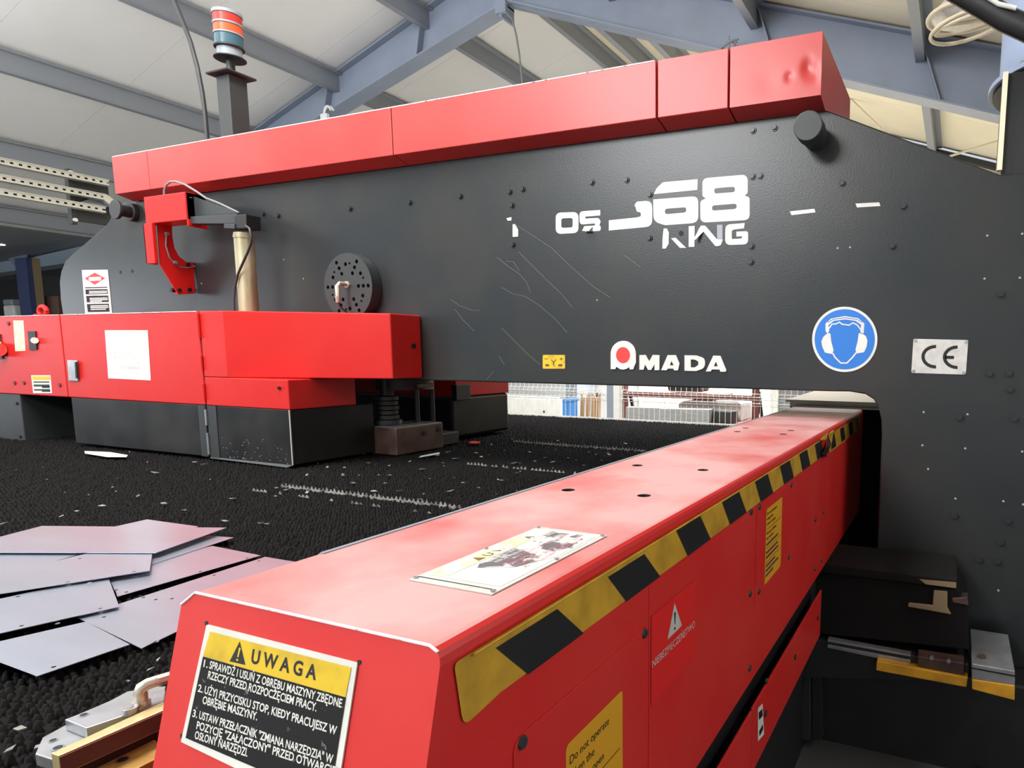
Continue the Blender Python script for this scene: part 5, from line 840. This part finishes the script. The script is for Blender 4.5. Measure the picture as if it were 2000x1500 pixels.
# worn sign lying flat on the beam top
tp = decal('top_sign', [[(-.5435,-2.066),(-.431,-2.066),(-.431,-1.820),(-.5435,-1.820)]], FZat(1.25), M['alu'], cb, .0004, .0012)
tag(tp, 'worn UWAGA sign screwed flat on the beam top')
FT = FZat(1.2518); FT2 = FZat(1.2522)
decal('print_field', [rect(-.538,-2.045,-.437,-1.828)], FT, M['white'], tp, .0001)
decal('yellow_band', [rect(-.536,-2.040,-.512,-1.832)], FT2, M['ypale'], tp, .0001)
M['topblack'] = mat('flaking_black_print', srgb(96,92,96), 0.5, c2=srgb(226,222,216), scale=34, amt=1.0, detail=8, lo=0.44, hi=0.52)
M['topred'] = mat('flaked_red_print', srgb(176,100,110), 0.5, c2=srgb(222,200,200), scale=60, amt=1.0, detail=6, lo=0.45, hi=0.6)
decal('flaking_print', [[(-.509,-1.99),(-.500,-2.005),(-.462,-1.985),(-.441,-1.930),(-.441,-1.833),(-.509,-1.833)]], FT2, M['topblack'], tp, .0001)
def caption_top(s, x, y0, y1, cap, m, bold=.01): 
    mb = MB(); text_fit(mb, s, (x,y0), (x,y1), cap, FZat(1.2526), .0001, bold, (-1,0)); part('lettering', mb, M[m], tp)
caption_top('U W A G A', -.515, -1.965, -1.868, .012, 'topblack', .02)
M['topink'] = mat('faded_brown_ink', srgb(110,92,70), 0.5)
decal('triangle', [[(-.515,-1.985),(-.515,-1.970),(-.530,-1.9775)]], FZat(1.2526), M['topink'], tp, .0001)
for k, s in enumerate(('1. SPRAWDŹ I USUŃ Z OBRĘBU MASZYNY ZBĘDNE', 'RZECZY PRZED ROZPOCZĘCIEM PRACY.', '2. UŻYJ PRZYCISKU STOP, KIEDY PRACUJESZ W', 'OBRĘBIE MASZYNY.', '3. USTAW PRZEŁĄCZNIK "ZMIANA NARZĘDZIA" W', 'POZYCJĘ "ZAŁĄCZONY" PRZED OTWARCIEM')):
    caption_top(s, -.501+.0105*k, -1.985+.004*(k%2), -1.985+.004*(k%2)+.0037*len(s), .0058, 'topred' if k > 1 else 'white')
for x, y_ in ((-.5395,-2.060),(-.435,-2.060),(-.5395,-1.826),(-.435,-1.826),(-.5395,-1.94),(-.435,-1.94)): part('screw', MB().cyl((x,y_,1.2515),(x,y_,1.2535),.0026,n=10), M['steel'], tp)
part('rim_line', MB().box(-.5400,-.4345,-2.0555,-2.0545,1.2516,1.2522), M['inkworn'], tp)
# stickers on the side
FS2 = FXat(-.3882)
y1s = decal('yellow_sticker', [[(-1.998,0.8),(-1.998,1.044),(-1.9976000000000005,1.0476000000000003),(-1.9964,1.0504000000000002),(-1.9944000000000002,1.0524),(-1.9916000000000003,1.0536),(-1.988,1.054),(-1.864,1.054),(-1.8618400000000004,1.0537600000000003),(-1.86016,1.0530400000000002),(-1.8589600000000002,1.05184),(-1.8582400000000003,1.0501600000000002),(-1.858,1.048),(-1.858,0.8)]], FS2, M['ystick'], cb, .0004)
FS3 = FXat(-.3876)
def cap_side(s, y, z, w, cap, par, m='ink', bold=0.0, nm='lettering'):
    mb = MB(); text_fit(mb, s, (y,z), (y+w,z), cap, FS3, .0002, bold); part(nm, mb, M[m], par)
for s, z, w in (('Do not operate', 1.0265, .094), ('when the', 1.0065, .056), ('cover is open', .9865, .080), ('Ne pas utiliser', .9545, .088), ('quand le cover', .9345, .085), ('est ouvert', .9145, .066)):
    if s.startswith('quand'): continue
    cap_side(s, -1.990, z, w, .0105, y1s)
for z in (.9755,.9030): decal('rule', [rect(-1.985,z-.0006,-1.866,z+.0006)], FS3, M['ink'], y1s, .0002)
y2s = decal('yellow_sticker', [[(-1.136,0.962),(-1.136,1.136),(-1.1356800000000002,1.1388800000000001),(-1.1347199999999997,1.14112),(-1.13312,1.14272),(-1.1308799999999999,1.1436799999999998),(-1.128,1.144),(-0.985,1.144),(-0.9822010622307344,0.9741977753312238),(-0.9826166571206693,0.9698065762119833),(-0.9840242915750604,0.9663911991192405),(-0.9864239655939084,0.9639516440529957),(-0.9898156791772132,0.9624879110132489),(-0.9941994323249748,0.962)]], FS2, M['ystick'], cb, .0004)
for s, z, w in (('Do not operate', 1.128, .092), ('when the', 1.1155, .056), ('cover is open', 1.103, .080), ('Ne pas utiliser', 1.081, .092), ('est ouvert', 1.0685, .066)):
    cap_side(s, -1.130, z, w, .0075, y2s, bold=.01)
for z, w in ((1.057,.11),(1.037,.11),(1.0255,.115),(1.005,.085),(.993,.12),(.981,.07)): decal('print_block', [rect(-1.130,z-.003,-1.130+w,z+.003)], FS3, M['rust'], y2s, .0002)
for z in (1.094,1.047,1.014): decal('rule', [rect(-1.130,z-.0006,-.992,z+.0006)], FS3, M['ink'], y2s, .0002)
ds = decal('danger_sticker', [[(-1.767,.985),(-1.767,1.122),(-1.590,1.122),(-1.590,.985)]], FS2, M['red_dark'], cb, .0004)
decal('triangle', [[(-1.6818,1.1121),(-1.6502,1.0629),(-1.7086,1.0629)]], FS3, M['alu'], ds, .0002)
decal('exclamation', [[(-1.6839,1.0973),(-1.6777,1.096),(-1.6791,1.0772),(-1.6813,1.0771)]], FXat(-.3872), M['ink'], ds, .0002)
decal('exclamation', [[(-1.6835,1.0723),(-1.6777,1.0716),(-1.6782,1.0677),(-1.6829,1.0681)]], FXat(-.3872), M['ink'], ds, .0002)
L = [(-1.7641,1.0417),(-1.5924,1.0382)]
mb = MB(); text_fit(mb, 'NIEBEZPIECZEŃSTWO', L[0], L[1], .0115, FS3, .0002, .0, (0,1)); part('lettering', mb, M['alu'], ds)

# ---------------------------------------------------------------- sheet clamp beside the beam
sc_ = thing('sheet_clamp','steel sheet clamp with brass elbow fitting beside the red beam end','clamp',(-1.05,-2.1,.95))
part('base_plate', MB().prism([(-1.0613,-2.1878,0.985),(-1.099,-2.1637,0.985),(-1.1345,-2.0466,0.985),(-1.0995,-2.0135,0.985),(-1.0472,-2.0474,0.985),(-1.0269,-2.1857,0.985)], (0,0,-.016)), M['steel'], sc_, bevel=.0012)
part('top_block', MB().prism([(-1.0917,-2.1421,1.0005),(-1.0909,-2.1254,1.0005),(-1.0941,-2.0666,1.0005),(-1.0528,-2.0389,1.0005),(-1.0183,-2.0606,1.0005),(-1.0398,-2.1427,1.0005)], (0,0,-.015)), M['steel'], sc_, bevel=.0012)
fb_ = [(-1.0122,-2.1921,1.001),(-1.0195,-2.0599,1.001),(-0.9949,-2.0739,1.001),(-0.9972,-2.1914,1.001)]
part('front_bar', MB().prism(fb_, (0,0,-.027)), M['gilt'], sc_, bevel=.0008)
part('bar_face', MB().prism([(fb_[3][0]+.0005,fb_[3][1],.999),(fb_[2][0]+.0005,fb_[2][1],.999),(fb_[2][0]+.0005,fb_[2][1],.976),(fb_[3][0]+.0005,fb_[3][1],.976)], (.0015,0,0)), M['rust'], sc_)
part('red_slot', MB().prism([(-1.0256,-2.1641,0.967),(-1.0258,-2.069,0.967),(-1.0066,-2.0817,0.967),(-1.0093,-2.171,0.967)], (0,0,-.020)), M['rackred'], sc_)
part('clamp_body', MB().prism([(-1.0463,-2.1742,0.973),(-1.0495,-2.0552,0.973),(-1.0037,-2.0809,0.973),(-1.0017,-2.174,0.973)], (0,0,-.03)), M['void'], sc_)
jw = part('yellow_jaw', MB().prism([(-1.0102,-2.1548,0.96),(-1.0103,-2.0821,0.96),(-0.9538,-2.0987,0.96),(-0.9532,-2.1657,0.96),(-0.9768,-2.1758,0.96)], (0,0,-.015)), M['yellowjaw'], sc_, bevel=.001)
q = (-0.9904,-2.13,0.961)
part('countersunk_hole', MB().cyl((q[0],q[1],.9602),(q[0],q[1],.9608),.0075,n=20), M['steel'], jw)
part('countersunk_hole', MB().cyl((q[0],q[1],.9606),(q[0],q[1],.9612),.0058,n=20), M['void'], jw)
for u, rr, z in (((-1.0811,-2.1256,1.0012), .0062, 1.0006), ((-1.0767,-2.1626,0.986), .0055, .9852), ((-1.0506,-2.1691,0.986), .0075, .9852)):
    part('bolt_hole', MB().cyl((u[0],u[1],z),(u[0],u[1],z+.0005),rr,n=18), M['greyplastic'], sc_); part('bolt_hole', MB().cyl((u[0],u[1],z+.0004),(u[0],u[1],z+.0009),rr*.66,n=18), M['void'], sc_)
u = (-1.0303,-2.0961,1.004)
part('hex_bolt', MB().cyl((u[0],u[1],.9995),(u[0],u[1],1.0085),.0095,n=20).cyl((u[0],u[1],1.0085),(u[0],u[1],1.0092),.004,n=6), M['steel'], sc_, smooth=40, bevel=.0006)
part('washer', MB().cyl((u[0]-.006,u[1]+.012,1.0),(u[0]-.006,u[1]+.012,1.003),.012,n=20), M['brass'], sc_, smooth=40)
ex, ey = u[0]-.007, u[1]+.017
part('elbow_fitting', MB().cyl((ex,ey,1.0),(ex,ey,1.008),.011,n=6).tube([(ex,ey,1.004),(ex,ey,1.020),(ex+.001,ey+.002,1.026),(ex+.004,ey+.008,1.029),(ex+.009,ey+.02,1.030)], .0085, 12).cyl((ex+.008,ey+.018,1.030),(ex+.022,ey+.055,1.031),.0088,n=8).cyl((ex+.022,ey+.055,1.031),(ex+.026,ey+.066,1.031),.0105,n=20), M['brass'], sc_, smooth=45)
part('hose', MB().tube([(ex+.026,ey+.066,1.031),(ex+.04,ey+.1,1.03),(ex+.06,ey+.15,1.02)], .007), M['cable'], sc_, smooth=50)

# ---------------------------------------------------------------- guide rail carriage at lower right
gr = thing('rail_carriage','dark guide rail carriage with yellow bars low on the frame at right','rail carriage',(0,-.2,.4))
def gp(nm, pts, y, d, m, bev=.003): return part(nm, MB().prism(pts, (0,d,0)), M[m], gr, bevel=bev)
gp('upper_plate', [(-0.527,-0.3,0.7629),(0.043,-0.3,0.7669),(0.0427,-0.3,0.737),(-0.526,-0.3,0.73)], -.3, .28, 'matt')  # black material paints in the shade over this plate
gp('plate_edge_lit', [(-0.0736,-0.302,0.7536),(0.0411,-0.302,0.7594),(0.0418,-0.302,0.7398),(-0.0519,-0.302,0.7394)], -.302, .002, 'tan', 0)  # pale strip painted as the lit right end of the plate
gp('body', [(-0.5306,-0.28,0.7233),(0.0444,-0.28,0.731),(0.0812,-0.28,0.6775),(0.0934,-0.28,0.5257),(-0.5236,-0.28,0.4875)], -.28, .26, 'matt')
gp('pale_bracket', [(-0.0268,-0.295,0.7196),(0.016,-0.295,0.7222),(0.0191,-0.295,0.6653),(0.0323,-0.295,0.6436),(-0.1077,-0.295,0.6489),(-0.1048,-0.295,0.663),(-0.0275,-0.295,0.6663)], -.295, .012, 'tan')
gp('end_stop', [(0.0309,-0.29,0.6991),(0.0792,-0.29,0.7111),(0.0822,-0.29,0.6812),(0.0334,-0.29,0.6842)], -.29, .05, 'brown')
gp('rail', [(-0.3704,-0.31,0.4906),(-0.088,-0.31,0.4863),(-0.0877,-0.31,0.4793),(-0.3701,-0.31,0.4824)], -.31, .03, 'steel', .001)
gp('rail', [(-0.3696,-0.31,0.4709),(-0.0871,-0.31,0.4671),(-0.0862,-0.31,0.4494),(-0.3692,-0.31,0.4594)], -.31, .03, 'steel', .001)
gp('rail_bed', [(-0.4817,-0.3,0.4774),(-0.0777,-0.3,0.4823),(0.0955,-0.3,0.4845),(0.0993,-0.3,0.4194),(-0.4768,-0.3,0.3207)], -.30, .25, 'black')
gp('slide_block', [(-0.0662,-0.33,0.4957),(0.0792,-0.33,0.4987),(0.0818,-0.33,0.4532),(-0.0643,-0.33,0.4588)], -.33, .06, 'brown')
for p in [(-0.0209,-0.335,0.4988),(0.0322,-0.335,0.4975)]: part('screw', MB().cyl(p,(p[0],p[1]+.01,p[2]),.007,n=10), M['steel'], gr)
gp('yellow_bar', [(-0.1963,-0.34,0.451),(-0.196,-0.34,0.4529),(-0.1954,-0.34,0.4545),(-0.1945,-0.34,0.4555),(-0.1931,-0.34,0.4562),(-0.1913,-0.34,0.4564),(0.09,-0.34,0.4547),(0.0914,-0.34,0.4545),(0.0924,-0.34,0.4539),(0.0931,-0.34,0.453),(0.0935,-0.34,0.4517),(0.0935,-0.34,0.45),(0.091,-0.34,0.4253),(0.0907,-0.34,0.4236),(0.0901,-0.34,0.4223),(0.0892,-0.34,0.4214),(0.0881,-0.34,0.4209),(0.0866,-0.34,0.4207),(-0.1927,-0.34,0.4219),(-0.1941,-0.34,0.4221),(-0.1951,-0.34,0.4226),(-0.1959,-0.34,0.4234),(-0.1963,-0.34,0.4246),(-0.1965,-0.34,0.4262)], -.34, .04, 'ybar')
eb = gp('end_block', [(0.1009,-0.36,0.5152),(0.2265,-0.36,0.5145),(0.2296,-0.36,0.4661),(0.1041,-0.36,0.4612)], -.36, .3, 'steel')
gp('end_bar', [(0.105,-0.362,0.462),(0.2295,-0.362,0.4667),(0.2317,-0.362,0.4168),(0.107,-0.362,0.428)], -.362, .28, 'ybar')
part('groove', MB().prism([(0.1016,-0.362,0.5024),(0.2273,-0.362,0.5001),(0.2276,-0.362,0.4958),(0.1019,-0.362,0.4979)], (0,.005,0)), M['ink'], eb)
part('stud', MB().cyl((0.1335,-0.3,0.492),(0.1307,-0.3,0.5221),.013,n=12), M['brown'], gr, smooth=40)
gp('pillar', [(-0.5336,-0.26,0.3779),(-0.4383,-0.26,0.3854),(-0.4275,-0.26,0.0624),(-0.5238,-0.26,0.0387)], -.26, .1, 'charcoal')
gp('side_post', [(-0.4361,-0.25,0.3814),(-0.3974,-0.25,0.3846),(-0.3862,-0.25,0.0669),(-0.4252,-0.25,0.0572)], -.25, .1, 'black')
mbd = thing('dark_filler_box','added black box hiding the lit floor under the guide rail carriage','added dark box',(.5,-.15,0))  # added dark filler, keeps the area below the carriage black
part('filler_box', MB().box(-.42,1.6,-.155,-.01,0,.374), M['black'], mbd, bevel=.01)
part('filler_ledge', MB().box(.15,1.6,-.20,-.155,0,.05), M['black'], mbd, bevel=.01)
